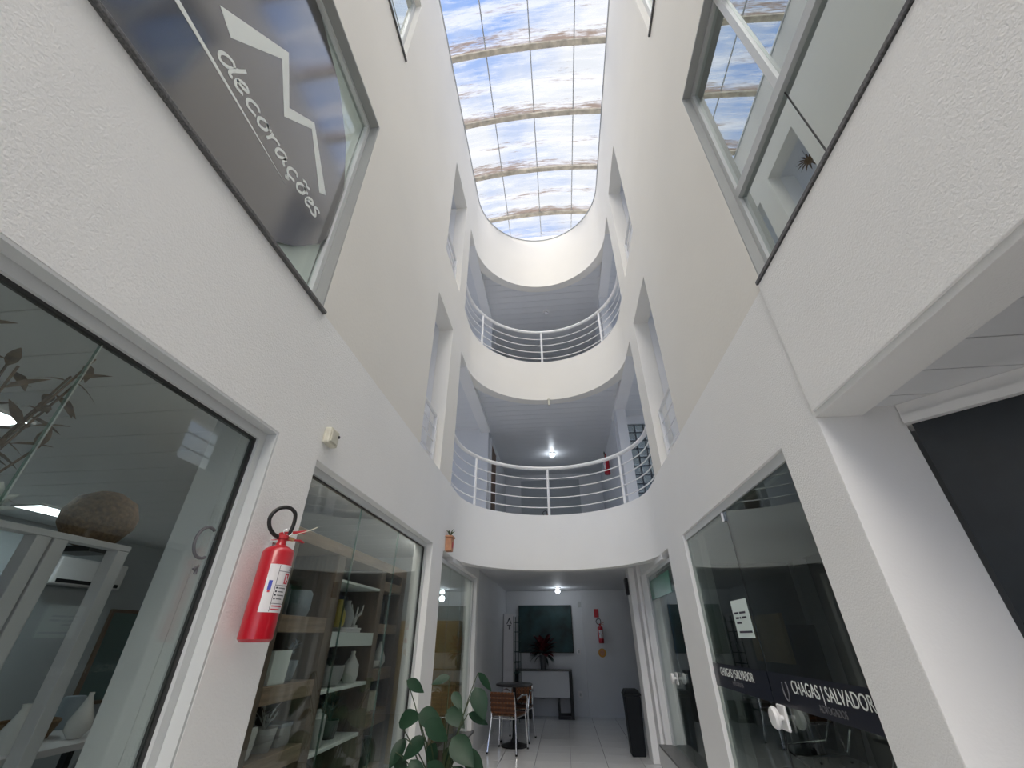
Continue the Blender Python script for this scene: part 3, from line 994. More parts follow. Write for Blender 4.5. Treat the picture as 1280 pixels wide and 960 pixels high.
for ch_, y0, w, h in word:
    b = MB(so)
    for c in ch_:
        for st in LET[c]:
            pts = q(st)
            xs_ += 0.0004
            z0 = 3.66
            ribbon(b, [(y0 + w * x + 0.30 * h * y, z0 + h * y) for x, y in pts], 0.0085)
    xs_ = xs0
    b.build('letter', 'sign_white', sg)

# ------------------------------------------------------------------ fire extinguishers
def extinguisher(label, loc, rz, s=1.0, hose=True):
    t = thing('fire_extinguisher', label, 'fire extinguisher', loc, rz, None)
    t.scale = (s, s, s)
    r = 0.072
    cyl = MB().lathe([(0.0, 0.0), (r - .012, 0.0), (r, 0.012), (r, 0.372), (r - .008, 0.388), (r - .028, 0.400), (0.025, 0.408), (0.022, 0.42), (0.0, 0.42)], (0, 0, 0), 32, cap=False).build('cylinder', 'red', t, smooth=True)
    # label wraps the front: angle 0 faces local -y
    def patch(parent, name, a0, a1, z0, z1, rr, m):
        n = max(2, int(abs(a1 - a0) / 6))
        vs, fs = [], []
        for i in range(n + 1):
            a = math.radians(-90 + a0 + (a1 - a0) * i / n)
            for (q_, z) in ((rr, z0), (rr, z1), (rr - .0006, z0), (rr - .0006, z1)):
                vs.append((q_ * math.cos(a), q_ * math.sin(a), z))
        for i in range(n):
            a, c = 4 * i, 4 * i + 4
            fs += [(a, c, c + 1, a + 1), (a + 2, a + 3, c + 3, c + 2), (a, a + 2, c + 2, c), (a + 1, c + 1, c + 3, a + 3)]
        return MB().add(vs, fs).build(name, m, parent)
    lb = patch(t, 'label', -42, 62, 0.115, 0.315, r + .001, 'label')
    rr = r + .0018
    patch(lb, 'rule', -8, -6.5, 0.118, 0.312, rr, 'ink')
    for z in (0.285, 0.225, 0.15):
        patch(lb, 'rule', -6, 61, z, z + .002, rr, 'ink')
    patch(lb, 'print_square', 22, 44, 0.234, 0.279, rr, 'ink_red')
    patch(lb, 'print_mark', 27, 33, 0.240, 0.272, rr + .0005, 'label')
    patch(lb, 'print_mark', 33, 39, 0.250, 0.258, rr + .0005, 'label')
    patch(lb, 'print_emblem', -32, -20, 0.205, 0.245, rr, 'ink_blue')
    patch(lb, 'print_emblem', -30, -22, 0.195, 0.204, rr, 'ink_red')
    for i in range(4):
        z = 0.212 - i * 0.015
        patch(lb, 'print_line', -3, 3, z, z + .007, rr, 'ink')
        patch(lb, 'print_line', 7, 40 - (i % 2) * 8, z + .001, z + .005, rr, 'ink_grey')
    for i in range(2):
        patch(lb, 'print_line', -3, 44 - 10 * i, 0.138 - i * .013, 0.143 - i * .013, rr, 'ink_red')
    me = text_mesh('PÓ', 0.026, 0.0)
    for v in me.vertices:
        a = math.radians(-90 + 36) + v.co.x / r
        v.co = Vector(((rr + .0003) * math.cos(a), (rr + .0003) * math.sin(a), 0.290 + v.co.y))
    mesh_obj('lettering', me, 'ink', lb)
    vl = MB().lathe([(0.02, 0.42), (0.02, 0.45), (0.026, 0.452), (0.026, 0.478), (0.015, 0.482)], (0, 0, 0), 14).build('valve', 'red_dull', t, smooth=True)
    MB().tube([(0.025, 0, 0.462), (0.055, 0, 0.460)], 0.014, 10).build('outlet', 'brass', vl, smooth=True)
    MB().prism([(-.02, 0.478), (0.10, 0.515), (0.115, 0.535), (0.10, 0.537), (-.02, 0.495)], 'y', -.012, .012).build('lever', 'red_dull', t, bevel=.003)
    MB().prism([(-.015, 0.455), (0.09, 0.468), (0.115, 0.452), (0.11, 0.445), (0.085, 0.455), (-.015, 0.44)], 'y', -.01, .01).build('grip', 'red_dull', t, bevel=.003)
    MB().tube([(0.01 + .022 * math.cos(a), -.016, 0.50 + .022 * math.sin(a)) for a in [2 * PI * i / 16 for i in range(16)]], 0.0022, 6, closed=True).build('pin_ring', 'chrome', t)
    MB().tube([(0.02, -.02, 0.475), (0.09, -.05, 0.52), (0.135, -.06, 0.558)], 0.0025, 5).build('seal_tag', 'cream', t)
    for o in list(t.children):
        if o.name.split('.')[0] in ('valve', 'lever', 'grip', 'pin_ring', 'seal_tag'):
            for v in o.data.vertices: v.co.z = .41 + (v.co.z - .41) * .68
            for c in o.children:
                for v in c.data.vertices: v.co.z = .41 + (v.co.z - .41) * .68
    if hose:
        P = [(-.022, 0.0, 0.462), (-.06, -.005, 0.475), (-.10, -.012, 0.53), (-.115, -.018, 0.61), (-.085, -.022, 0.69), (-.03, -.024, 0.722), (.018, -.022, 0.69), (.032, -.018, 0.62), (.030, -.014, 0.54), (.024, -.006, 0.49)]
        pts = []
        for i in range(len(P) - 1):
            for k in range(4):
                u = k / 4
                p0, p1_, p2_, p3 = [Vector(P[max(0, min(len(P) - 1, i + d))]) for d in (-1, 0, 1, 2)]
                pts.append(0.5 * (2 * p1_ + (p2_ - p0) * u + (2 * p0 - 5 * p1_ + 4 * p2_ - p3) * u * u + (3 * p1_ - 3 * p2_ + p3 - p0) * u ** 3))
        pts.append(Vector(P[-1]))
        pts = [Vector((p.x * .85, p.y, .445 + (p.z - .46) * .54)) for p in pts]
        MB().tube(pts, 0.0095, 10).build('hose', 'rubber', t, smooth=True)
    MB().box(-.012, .012, r - .005, r + .028, 0.39, 0.43).tube([(-.05, .02, 0.43), (0, -.005, 0.438), (.03, .02, 0.436)], .004, 6).build('wall_bracket', 'chrome', t)
    return t
ex = extinguisher('large red fire extinguisher with black hose loop on the left shop pillar', (XL + 0.09, 1.835, 1.385), math.radians(90 - 30), 0.90)
e2 = dup(ex, (0.80, YB - 0.165, 1.30), 0.0, 'small red fire extinguisher on the far back wall under a red plate')
e2.scale = (.8, .8, .8)
e3 = dup(ex, (XR - 0.075, 8.85, 4.42), math.radians(-90), 'red fire extinguisher on the right wall of the lower balcony')
e3.scale = (.9, .9, .9)
e4 = dup(ex, (-0.30, YB - 0.10, 3.12), 0.0, 'fire extinguisher at the back wall behind the lower balcony middle post')
e4.scale = (.85, .85, .85)
e4.location.z = 3.72
e5 = dup(ex, (0.92, 8.2, F2 + 0.45), math.radians(-90), 'red fire extinguisher behind the upper balcony railing, right side')
e5.location = (XR - 0.06, 8.3, F2 + 0.8)
e5.scale = (.9, .9, .9)

# ------------------------------------------------------------------ small fittings on the well walls
ab = thing('junction_box', 'small yellowed plastic box with a dark hole on the left wall', 'junction box', (XL, 2.13, 2.36))
MB().box(0, .045, -.055, .05, 0.0, .10).build('body', 'old_plastic', ab, bevel=.01)
MB().box(.045, .052, -.045, .03, 0.012, .085).build('cover', 'old_plastic', ab, bevel=.004)
MB().lathe([(.009, 0), (.009, .004)], (.051, .03, .065), 12, axis='x').build('hole', 'black', ab)
ob = thing('wall_planter', 'terracotta wall planter with small sprouts where balcony meets left pillar', 'planter', (XL + 0.001, 5.05, 2.262))
MB().prism([(-.055, 0), (.045, 0), (.06, .15), (-.07, .15)], 'x', 0.001, .075).build('box', 'terracotta', ob, bevel=.006)
MB().box(0.0, .085, -.08, .07, .15, .168).build('rim', 'terracotta', ob)
MB().box(.076, .08, -.025, .025, .04, .10).build('ornament', 'red_dull', ob)
for i in range(6):
    a = i * 1.05
    MB().tube([(.04, .01 * math.cos(a), .165), (.04 + .02 * math.sin(a), .045 * math.cos(a), .215), (.04 + .05 * math.sin(a), .07 * math.cos(a), .225 + .01 * (i % 3))], [.004, .008, .002], 5).build('sprout', 'stem', ob)
lampt = thing('spout', 'small pale drain spout under the middle of the upper balcony edge', 'drain spout', (CX + 0.02, CY + R - 0.03, B1 - 0.005))
MB().lathe([(.018, -.12), (.018, -.01), (.026, -.01), (.026, 0.004)], (0, 0, 0), 14).build('pipe', 'old_plastic', lampt, smooth=True)

# ------------------------------------------------------------------ ceiling lamps
def downlight(label, loc, lit, power, col=(0.85, 0.92, 1.0)):
    t = thing('ceiling_lamp', label, 'ceiling lamp', loc)
    MB().lathe([(.075, 0), (.08, -.012), (.06, -.02)], (0, 0, 0), 20).build('base', 'white_metal', t, smooth=True)
    MB().lathe([(.02, -.02), (.028, -.035), (.05, -.06), (.052, -.085), (.035, -.105), (.0, -.112)], (0, 0, 0), 18).build('bulb', 'lampshade' if lit else 'label', t, smooth=True)
    if lit:
        d = bpy.data.lights.new('lamp', 'POINT')
        d.energy = power
        d.color = col
        d.shadow_soft_size = 0.06
        o = bpy.data.objects.new('lamp', d)
        C.objects.link(o)
        o.parent = t
        o.location = (0, 0, -.20)
downlight('lit white bulb on the ground floor passage ceiling', (-0.10, 10.35, 2.36), True, 2.0)
downlight('lit white bulb on the lower balcony ceiling', (-0.06, 9.55, 5.24), True, 1.8)
downlight('unlit lamp on the upper balcony ceiling', (0.0, 7.62, 8.10), False, 0)

# ------------------------------------------------------------------ glass-block window behind the lower balcony
w9 = sempty('window_9')
MB().box(GX0 + .001, GX0 + .014, 7.75, 7.84, GZ0 + .001, GZ1 - .001).build('frame', 'dark_wall', w9)
nb, mz = 4, 9
bw, bh = (GX1 - GX0 - .014) / nb, (GZ1 - GZ0) / mz
blk = None
for i in range(nb):
    for j in range(mz):
        if blk is None:
            me = bpy.data.meshes.new('glass_block')
            b = MB().box(.012, bw - .012, 0, .07, .012, bh - .012).box(.035, bw - .035, -.008, -.0005, .035, bh - .035)
            me.from_pydata([tuple(v) for v in b.v], [], b.f)
            me.materials.append(M['glass_block'])
            blk = me
        o = bpy.data.objects.new('glass_block', blk)
        C.objects.link(o)
        o.parent = w9
        o.location = (GX0 + .014 + i * bw, 7.755, GZ0 + j * bh)
b = MB()
for i in range(nb + 1):
    b.box(GX0 + .014 + i * bw - .012, GX0 + .014 + i * bw + .012, 7.765, 7.83, GZ0, GZ1)
for j in range(mz + 1):
    b.box(GX0, GX1, 7.766, 7.829, GZ0 + j * bh - .0115, GZ0 + j * bh + .0115)
b.build('joint_grid', 'dark_wall', w9)
# doors behind the lower balcony
d2 = sempty('door_2')
MB().box(-0.95, 0.62, YB - .04, YB - .001, F1, F1 + 2.0).build('door_leaf', 'shop_wall', d2)
MB().box(0.62, 0.72, YB - .06, YB - .001, F1, F1 + 2.05).build('door_frame', 'paint_cool', d2)
d3 = sempty('door_3')
MB().box(XL - .039, XL - .02, 8.3, 9.0, F1, F1 + 1.95).build('door_leaf', 'walnut_door', d3)
MB().box(XL - .039, XL - .005, 8.2, 8.3, F1, F1 + 2.05).box(XL - .039, XL - .005, 9.0, 9.1, F1, F1 + 2.05).box(XL - .039, XL - .005, 8.3, 9.0, F1 + 1.95, F1 + 2.05).build('door_frame', 'paint_cool', d3)

# ------------------------------------------------------------------ passage: picture, sideboard, flowers
pc = thing('picture', 'large dark teal abstract canvas on the back wall', 'painting', (-0.43, YB, 1.13))
MB().box(-.60, .60, -.04, -.001, 0, .91).build('canvas', 'canvas', pc)
b = MB()
b.box(-.615, -.601, -.045, -.001, -.014, .924).box(.601, .615, -.045, -.001, -.014, .924).box(-.60, .60, -.045, -.001, -.014, -.001).box(-.60, .60, -.045, -.001, .911, .924)
b.build('frame', 'black', pc)
sb = thing('sideboard', 'white fronted sideboard with black loop legs below the dark painting', 'sideboard', (-0.49, YB - 0.24, 0))
MB().box(-.53, .53, -.17, .20, .35, .80).build('cabinet', 'paint_cool', sb, bevel=.004)
MB().box(-.60, .60, -.19, .21, .80, .825).build('top', 'table_dark', sb)
for s in (-1, 1):
    x = s * .565
    b = MB().box(x - .034, x + .034, -.19, .21, 0.0, .799)
    b.build('side_post', 'black', sb)
    xi = s * .30
    MB().box(xi - .022, xi + .022, -.19, .21, 0.06, .349).build('inner_post', 'black', sb)
    MB().box(min(xi - s * .022, s * .53), max(xi - s * .022, s * .53), -.19, .21, 0.0, .059).build('foot_bar', 'black', sb)
vs_ = thing('flower_vase', 'dark vase of deep red flowers standing on the sideboard', 'flower vase', (-0.49, YB - 0.33, 0.826))
MB().lathe([(.055, 0), (.07, .12), (.085, .26), (.078, .26), (.05, .02)], (0, 0, 0), 18).build('vase', 'ceramic_dark', vs_, smooth=True)
def leaf_poly(b, base, direc, up, L, Wd, droop=0.2, fold=0.12, n=7):
    base, d, u = Vector(base), Vector(direc).normalized(), Vector(up)
    s = d.cross(u).normalized()
    u = s.cross(d).normalized()
    vs, fs = [], []
    for i in range(n + 1):
        t = i / n
        w = Wd * (math.sin(PI * min(1, t ** 0.75)) ** 0.9) * 0.5 if 0 < t < 1 else 0.001
        c = base + d * (L * t) - u * (droop * L * t * t)
        e = u * (fold * w)
        vs += [c + s * w + e, c, c - s * w + e]
    for i in range(n):
        a, c = 3 * i, 3 * i + 3
        fs += [(a, a + 1, c + 1, c), (a + 1, a + 2, c + 2, c + 1)]
    b.add(vs, fs)
b = MB()
rnd = random.Random(3)
for i in range(90):
    a = rnd.uniform(0, 2 * PI)
    e = rnd.uniform(0.1, 1.2)
    d = Vector((math.cos(a) * math.cos(e), math.sin(a) * math.cos(e), math.sin(e)))
    d.y *= .32
    st = Vector((0, 0, .27)) + d * rnd.uniform(.06, .30)
    leaf_poly(b, st, d + Vector((0, 0, -.2)), (0, 0, 1), rnd.uniform(.12, .18), .13)
b.build('red_bloom', 'poinsettia', vs_)
b = MB()
for i in range(22):
    a = rnd.uniform(0, 2 * PI)
    d = Vector((math.cos(a), math.sin(a) * .3 - .1, rnd.uniform(-.2, .2)))
    leaf_poly(b, Vector((0, 0, .26)) + d * .12, d, (0, 0, 1), .20, .07, .5)
b.build('foliage', 'fence_green', vs_)
wc = thing('white_cabinet', 'tall narrow white cabinet with an arrow mark in the passage corner', 'cabinet', (-1.20, YB - 0.40, 0.0))
MB().box(-.128, .10, -.2, .35, 0.0, 1.86).build('body', 'label', wc, bevel=.004)
MB().box(-.115, .09, -.212, -.2005, 0.82, 1.84).build('door', 'label', wc, bevel=.003)
MB().box(-.115, .09, -.212, -.2005, 0.04, 0.80).build('door', 'label', wc, bevel=.003)
b = MB()
b.prism([(-.06, 1.66), (0.0, 1.79), (.06, 1.66), (.04, 1.66), (0, 1.745), (-.04, 1.66)], 'y', -.2145, -.2125)
b.box(-.045, .045, -.2145, -.2125, 1.63, 1.645).box(-.01, .01, -.2145, -.2125, 1.56, 1.63)
b.build('arrow_mark', 'ink', wc)
rk = thing('wire_rack', 'dark green wire rack beside the white cabinet in the passage', 'rack', (-1.02, YB - 0.66, 0))
for x in (-.055, .055):
    for y in (-.2, .2):
        MB().tube([(x, y, 0), (x, y, 1.80)], .008, 6).build('upright', 'fence_green', rk)
for i in range(9):
    b = MB()
    z = .25 + i * .18
    b.tube([(-.055, -.2, z), (.055, -.2, z), (.055, .2, z), (-.055, .2, z)], .006, 6, closed=True)
    for k in range(4): b.tube([(-.055, -.12 + .08 * k, z), (.055, -.12 + .08 * k, z)], .004, 5)
    b.build('shelf', 'fence_green', rk)
rp_ = tag(MB().box(.70, .80, YB - .075, YB - .061, 1.80, 1.97).build('red_plate', 'red_dull', bevel=.004), 'red extinguisher sign plate high on the back wall', 'sign')
yd = thing('round_sign', 'yellow round sticker below the back wall extinguisher', 'sign', (.80, YB - .0605, 1.12))
MB().lathe([(.085, 0), (.085, -.004)], (0, 0, 0), 24, axis='y').build('disc', 'yellow', yd)
MB().lathe([(.05, -.0042), (.05, -.0055)], (0, 0, 0), 20, axis='y').build('mark', 'terracotta', yd)
def plate(name, label, x, z, w, h, m='label', y=YB, cat='switch'):
    t = thing(name, label, cat, (x, y, z))
    MB().box(-w, w, -.012, -.0005, -h, h).build('plate', m, t, bevel=.004)
    MB().box(-w * .4, w * .4, -.018, -.012, -h * .45, h * .45).build('button', 'aluminium_grey', t)
plate('light_switch', 'light switch plate on the back wall beside the painting', .295, 1.14, .04, .06)
plate('power_socket', 'power socket plate low on the back wall', .265, .37, .04, .06, cat='socket')
plate('motion_sensor', 'small grey sensor high on the back wall', .385, 2.07, .035, .06, 'aluminium_grey', cat='sensor')
dc = thing('wall_speaker', 'small black box high on the right passage pillar', 'speaker', (XR - .145, 7.5, 2.0))
MB().box(-.05, -.001, -.06, .06, -.02, .22).build('body', 'black', dc, bevel=.005)
MB().box(-.056, -.05, -.045, .045, 0.0, .20).build('grille', 'rubber', dc)

# bin
bn = thing('waste_bin', 'tall black plastic waste bin against the right passage pillar', 'bin', (0.93, 7.80, 0))
def taper(b, x0, x1, y0, y1, z0, z1, k):
    vs = [(x * k, y * k, z0) for x, y in ((x0, y0), (x1, y0), (x1, y1), (x0, y1))] + [(x, y, z1) for x, y in ((x0, y0), (x1, y0), (x1, y1), (x0, y1))]
    return b.add(vs, [(0, 3, 2, 1), (4, 5, 6, 7), (0, 1, 5, 4), (1, 2, 6, 5), (2, 3, 7, 6), (3, 0, 4, 7)])
taper(MB(), -.115, .115, -.15, .15, 0.0, .68, .82).build('body', 'bin', bn, bevel=.015)
MB().box(-.125, .125, -.16, .16, .681, .705).build('rim', 'bin', bn, bevel=.008)
MB().prism([(-.12, .706), (.12, .706), (.09, .75), (-.09, .75)], 'y', -.15, .15).build('lid', 'bin', bn, bevel=.008)

# bistro table and chairs
tb = thing('bistro_table', 'round dark bistro table on a pedestal in the passage', 'table', (-0.85, 8.17, 0))
MB().lathe([(0, .745), (.285, .745), (.295, .755), (.295, .768), (.285, .775), (0, .775)], (0, 0, 0), 32, cap=False).build('top', 'table_dark', tb, smooth=True)
MB().lathe([(.03, .05), (.027, .74)], (0, 0, 0), 14).build('pedestal', 'black', tb, smooth=True)
MB().lathe([(.20, 0), (.205, .015), (.15, .03), (.06, .05), (.035, .10), (.03, .16)], (0, 0, 0), 26).build('base', 'black', tb, smooth=True)
def chair(label, loc, rz):
    t = thing('woven_chair', label, 'chair', loc, rz, 'woven cafe chairs')
    # local: faces +y, legs on floor; seat 0.42
    for s in (-1, 1):
        MB().tube([(s * .23, .22, 0.01), (s * .21, .19, .40), (s * .235, .20, .60), (s * .24, .16, .655), (s * .235, -.06, .66), (s * .205, -.185, .62)], .0125, 8).build('arm_leg', 'chrome', t, smooth=True)
        MB().tube([(s * .22, -.26, 0.01), (s * .19, -.20, .40), (s * .185, -.225, .60), (s * .18, -.25, .71)], .0125, 8).build('leg', 'chrome', t, smooth=True)
        MB().tube([(s * .205, .18, .405), (s * .185, -.20, .405)], .010, 8).build('side_rail', 'chrome', t, smooth=True)
        for y in (.22, -.26):
            MB().lathe([(.016, 0), (.016, .02)], (s * (.23 if y > 0 else .22), y, 0), 10).build('foot_cap', 'black', t)
    MB().tube([(-.205, .18, .40), (.205, .18, .40)], .010, 8).build('front_rail', 'chrome', t)
    MB().tube([(-.185, -.20, .395), (.185, -.20, .395)], .010, 8).build('rear_rail', 'chrome', t)
    st = MB().box(-.205, .205, -.185, .19, .418, .428).build('seat', 'wood_dark', t)
    for i in range(8):      # woven straps
        x = -.18 + .0514 * i
        MB().box(x - .022, x + .022, -.19, .20, .429 + (i % 2) * .003, .436 + (i % 2) * .003).build('strap', 'woven', st)
    for i in range(7):
        y = -.165 + .055 * i
        MB().box(-.20, .20, y - .02, y + .02, .433, .4405).build('strap', 'woven_dark', st)
    bk = MB()
    bk.add([(-.19, -.213, .47), (.19, -.213, .47), (.185, -.262, .70), (-.185, -.262, .70), (-.19, -.222, .47), (.19, -.222, .47), (.185, -.271, .70), (-.185, -.271, .70)],
           [(0, 1, 2, 3), (4, 7, 6, 5), (0, 4, 5, 1), (3, 2, 6, 7), (0, 3, 7, 4), (1, 5, 6, 2)])
    bko = bk.build('backrest', 'wood_dark', t)
    for i in range(7):
        x = -.162 + .054 * i
        for (y0, y1) in ((-.206, -.255), (-.226, -.275)):
            MB().add([(x - .021, y0, .455), (x + .021, y0, .455), (x + .021, y1, .71), (x - .021, y1, .71), (x - .021, y0 + .006, .455), (x + .021, y0 + .006, .455), (x + .021, y1 + .006, .71), (x - .021, y1 + .006, .71)],
                     [(0, 1, 2, 3), (4, 7, 6, 5), (0, 4, 5, 1), (3, 2, 6, 7), (0, 3, 7, 4), (1, 5, 6, 2)]).build('strap', 'woven', bko)
    for i in range(4):
        z = .495 + .058 * i
        yy = -.2175 - (z - .47) * .213
        MB().box(-.19, .19, yy - .0145, yy + .0145, z - .018, z + .018).build('strap', 'woven_dark', bko)
    return t
c1 = chair('brown woven chair with bright metal legs in front of the bistro table', (-0.91, 7.86, 0), math.radians(-14))
c2 = dup(c1, (-0.83, 8.62, 0), math.radians(170), 'brown woven chair behind the bistro table')

# ------------------------------------------------------------------ potted plant in the foreground
pl = thing('potted_plant', 'leafy green potted plant with large heart shaped leaves by the left pillar', 'plant', (-0.97, 4.00, 0))
MB().lathe([(.12, 0), (.135, .02), (.17, .30), (.18, .32), (.165, .32), (.15, .28), (0, .28)], (0, 0, 0), 26, cap=False).build('pot', 'ceramic_dark', pl, smooth=True)
MB().lathe([(0, .281), (.148, .281)], (0, 0, 0), 20, cap=False).build('soil', 'soil', pl)
MB().tube([(.01, 0, .28), (.0, 0, .5), (-.01, .01, .68)], [.03, .028, .022], 8).build('stake', 'bark', pl, smooth=True)
# target leaf points: (tip x, tip z, base x, base z, length, width, y)
leaves = [
 (-.345, 1.075, -.18, .985, .17, .10, -.05), (.02, 1.10, -.10, 1.06, .15, .08, .05),
 (.285, 1.13, .40, 1.00, .18, .07, .05), (.28, 1.03, .38, .82, .22, .15, -.04),
 (.22, .84, .38, .77, .18, .08, .0), (-.37, .78, -.20, .83, .20, .15, -.06),
 (-.19, .84, -.02, .80, .20, .16, -.12), (.02, .86, .12, .80, .20, .15, .06),
 (-.12, .80, .06, .69, .22, .15, -.14), (-.33, .66, -.38, .56, .20, .11, .03),
 (-.38, .58, -.28, .40, .20, .10, -.03), (.12, .70, .25, .60, .24, .18, -.12),
 (.20, .62, .34, .46, .26, .14, -.05), (.14, .52, .27, .36, .24, .16, -.12),
 (-.06, .55, .06, .42, .22, .14, -.15), (-.22, .55, -.10, .40, .22, .14, -.10),
 (-.02, .66, -.08, .50, .18, .12, -.10), (-.14, .68, -.26, .58, .20, .13, -.02), (.10, .60, .02, .48, .22, .14, .04), (.03, .46, .16, .36, .20, .13, -.18), (-.30, .50, -.18, .38, .20, .12, -.12), (.05, .98, .12, .90, .16, .09, .10)]
for i, (bx, bz, tx, tz, L_, W_, y) in enumerate(leaves):
    bx, tx, L_, W_, bz, tz = bx * .889, tx * .889, L_ * .889, W_ * .889, bz * .889 + .155, tz * .889 + .155
    b0 = Vector((bx, y, bz))
    d = Vector((tx - bx, -0.05 * (1 if i % 2 else -1), tz - bz))
    stb = MB()
    root = Vector((.02 * math.sin(i), .02 * math.cos(i), .30 + .02 * (i % 5)))
    midp = root.lerp(b0, .55) + Vector((-.25 * (b0.x) * .3, 0, .10))
    pts = []
    for k in range(9):
        u = k / 8
        pts.append(root * (1 - u) ** 2 + midp * 2 * u * (1 - u) + b0 * u * u)
    stb.tube(pts, [.007 - .004 * k / 8 for k in range(9)], 6)
    stb.build('stem', 'stem', pl, smooth=True)
    lb_ = MB()
    leaf_poly(lb_, b0, d, (0.1 * math.sin(i), -0.9, .55), L_ * 1.12, W_, .12, .25, 8)
    o = lb_.build('leaf', 'leaf', pl, smooth=True)

# ------------------------------------------------------------------ second shop: shelf unit with pottery
SHX = XL - 0.34               # front of the shelves
sh = thing('shelf_unit', 'wooden display shelf unit with pale shelves behind the second left shopfront', 'shelf', (SHX, 2.58, 0))
so2 = (SHX, 2.58, 0)
DP = 0.36
def sbox(y0, y1, z0, z1, name, m, x0=-DP, x1=0.0, bev=0.003):
    MB((0, 2.58, 0)).box(x0, x1, y0, y1, z0, z1).build(name, m, sh, bevel=bev)
for (y0, y1) in ((2.20, 2.66), (3.22, 3.335), (4.10, 4.20), (4.66, 4.78)):
    sbox(y0, y1, 0.0, 1.94, 'upright', 'wood_dark')
sbox(2.20, 4.78, 1.941, 2.02, 'top_board', 'wood')
sbox(2.20, 4.78, 0.0, 1.94, 'back_panel', 'charcoal', -DP - .02, -DP - .001)
for z0, z1 in ((1.43, 1.52), (1.08, 1.165), (.76, .84), (.40, .48)):
    sbox(2.661, 3.219, z0, z1, 'shelf_board', 'wood')
for z0, z1 in ((1.765, 1.785), (1.345, 1.437), (1.07, 1.092), (.74, .762), (.40, .43)):
    sbox(3.336, 4.099, z0, z1, 'shelf_board', 'sign_white')
for z0, z1 in ((1.78, 1.86), (1.43, 1.51), (1.08, 1.167), (.76, .86), (.40, .48)):
    sbox(4.201, 4.659, z0, z1, 'shelf_board', 'wood')
def lath(name, label, cat, x, y, z, prof, m, n=20, extra=None):
    if extra is None:
        o = MB().lathe(prof, (0, 0, 0), n).build(name, m, None, smooth=True)
        o.location = (x, y, z)
        return tag(o, label, cat)
    t = thing(name, label, cat, (x, y, z))
    MB().lathe(prof, (0, 0, 0), n).build('body', m, t, smooth=True)
    extra(t)
    return t
SX = SHX - 0.13
def sprigs(m, n, h, sp, seed):
    def f(t):
        r_ = random.Random(seed)
        for i in range(n):
            b = MB()
            a = r_.uniform(0, 2 * PI)
            d = Vector((math.cos(a) * sp, math.sin(a) * sp, h * r_.uniform(.6, 1)))
            z0 = max(v.co.z for v in t.children[0].data.vertices) - .01
            p0 = Vector((0, 0, z0))
            b.tube([p0, p0 + d * .5 + Vector((0, 0, h * .1)), p0 + d], [.003, .003, .001], 5)
            for k in range(4):
                leaf_poly(b, p0 + d * (.4 + .15 * k), Vector((r_.uniform(-1, 1), r_.uniform(-1, 1), .5)), (0, 0, 1), h * .35, h * .14, n=4)
            b.build('sprig', m, t)
    return f
def lid(m, r, z):
    def f(t):
        MB().lathe([(r, z), (r, z + .015), (r * .4, z + .03), (r * .25, z + .05)], (0, 0, 0), 18).build('lid', m, t, smooth=True)
    return f
def neck(m, r, z):
    def f(t):
        MB().lathe([(r, z), (r * .7, z + .03), (r * .9, z + .05)], (0, 0, 0), 16).build('stopper', m, t, smooth=True)
    return f
BOT = [(.045, 0), (.055, .03), (.055, .09), (.03, .14), (.018, .17), (.022, .19)]
POT = [(.05, 0), (.062, .04), (.072, .11), (.064, .11), (.05, .03)]
JAR = [(.055, 0), (.058, .01), (.058, .15), (.05, .16)]
TEAR = [(.03, 0), (.06, .04), (.058, .08), (.03, .14), (.012, .19), (.014, .205)]
lath('jar', 'grey lattice jar in the top left cubby of the shelf unit', 'jar', SX, 3.02, 1.521, [(.07, 0), (.085, .05), (.085, .14), (.07, .16)], 'blue_grey')
lath('jar', 'small dark jar in the top left cubby of the shelf unit', 'jar', SX, 2.80, 1.521, JAR, 'ceramic_dark', extra=lid('ceramic_dark', .05, .16))
pb = thing('square_planter', 'white square planter in the second left cubby of the shelf unit', 'planter', (SX + .05, 2.80, 1.166))
taper(MB(), -.07, .07, -.09, .09, 0, .17, .92).build('body', 'sign_white', pb, bevel=.005)
MB().box(-.06, .06, -.08, .08, .17, .174).build('soil', 'soil', pb)
lath('vase', 'blue grey leafy pot in the second left cubby of the shelf unit', 'vase', SX, 3.05, 1.166, POT, 'blue_grey', extra=sprigs('blue_grey', 7, .13, .05, 1))
lath('vase', 'white vase with a dark mouth in the third left cubby', 'vase', SX + .03, 2.77, .841, [(.04, 0), (.05, .05), (.055, .12), (.05, .14), (.04, .13)], 'ceramic', extra=neck('ceramic_dark', .04, .13))
lath('flower_pot', 'pale flower pot with black and white leaves in the third left cubby', 'flower pot', SX + .02, 2.95, .841, POT, 'ceramic_grey', extra=sprigs('ceramic', 6, .12, .06, 2))
gb = thing('gift_box', 'small grey box with a lid in the third left cubby', 'box', (SX, 3.12, .841))
MB().box(-.06, .06, -.06, .06, 0, .09).build('body', 'ceramic_grey', gb, bevel=.003)
MB().box(-.064, .064, -.064, .064, .0905, .11).build('lid', 'blue_grey', gb, bevel=.003)
lath('bottle', 'mustard yellow glazed bottle on the thick white shelf', 'bottle', SX + .04, 3.56, 1.472, BOT, 'mustard')
lath('bottle', 'grey glazed bottle beside the yellow one on the thick white shelf', 'bottle', SX + .04, 3.70, 1.472, BOT, 'ceramic_grey')
cr = thing('coral_ornament', 'white branching coral ornament on the thick white shelf', 'ornament', (SX + .05, 3.84, 1.472))
MB().lathe([(.035, 0), (.03, .02)], (0, 0, 0), 14).build('base', 'ceramic', cr)
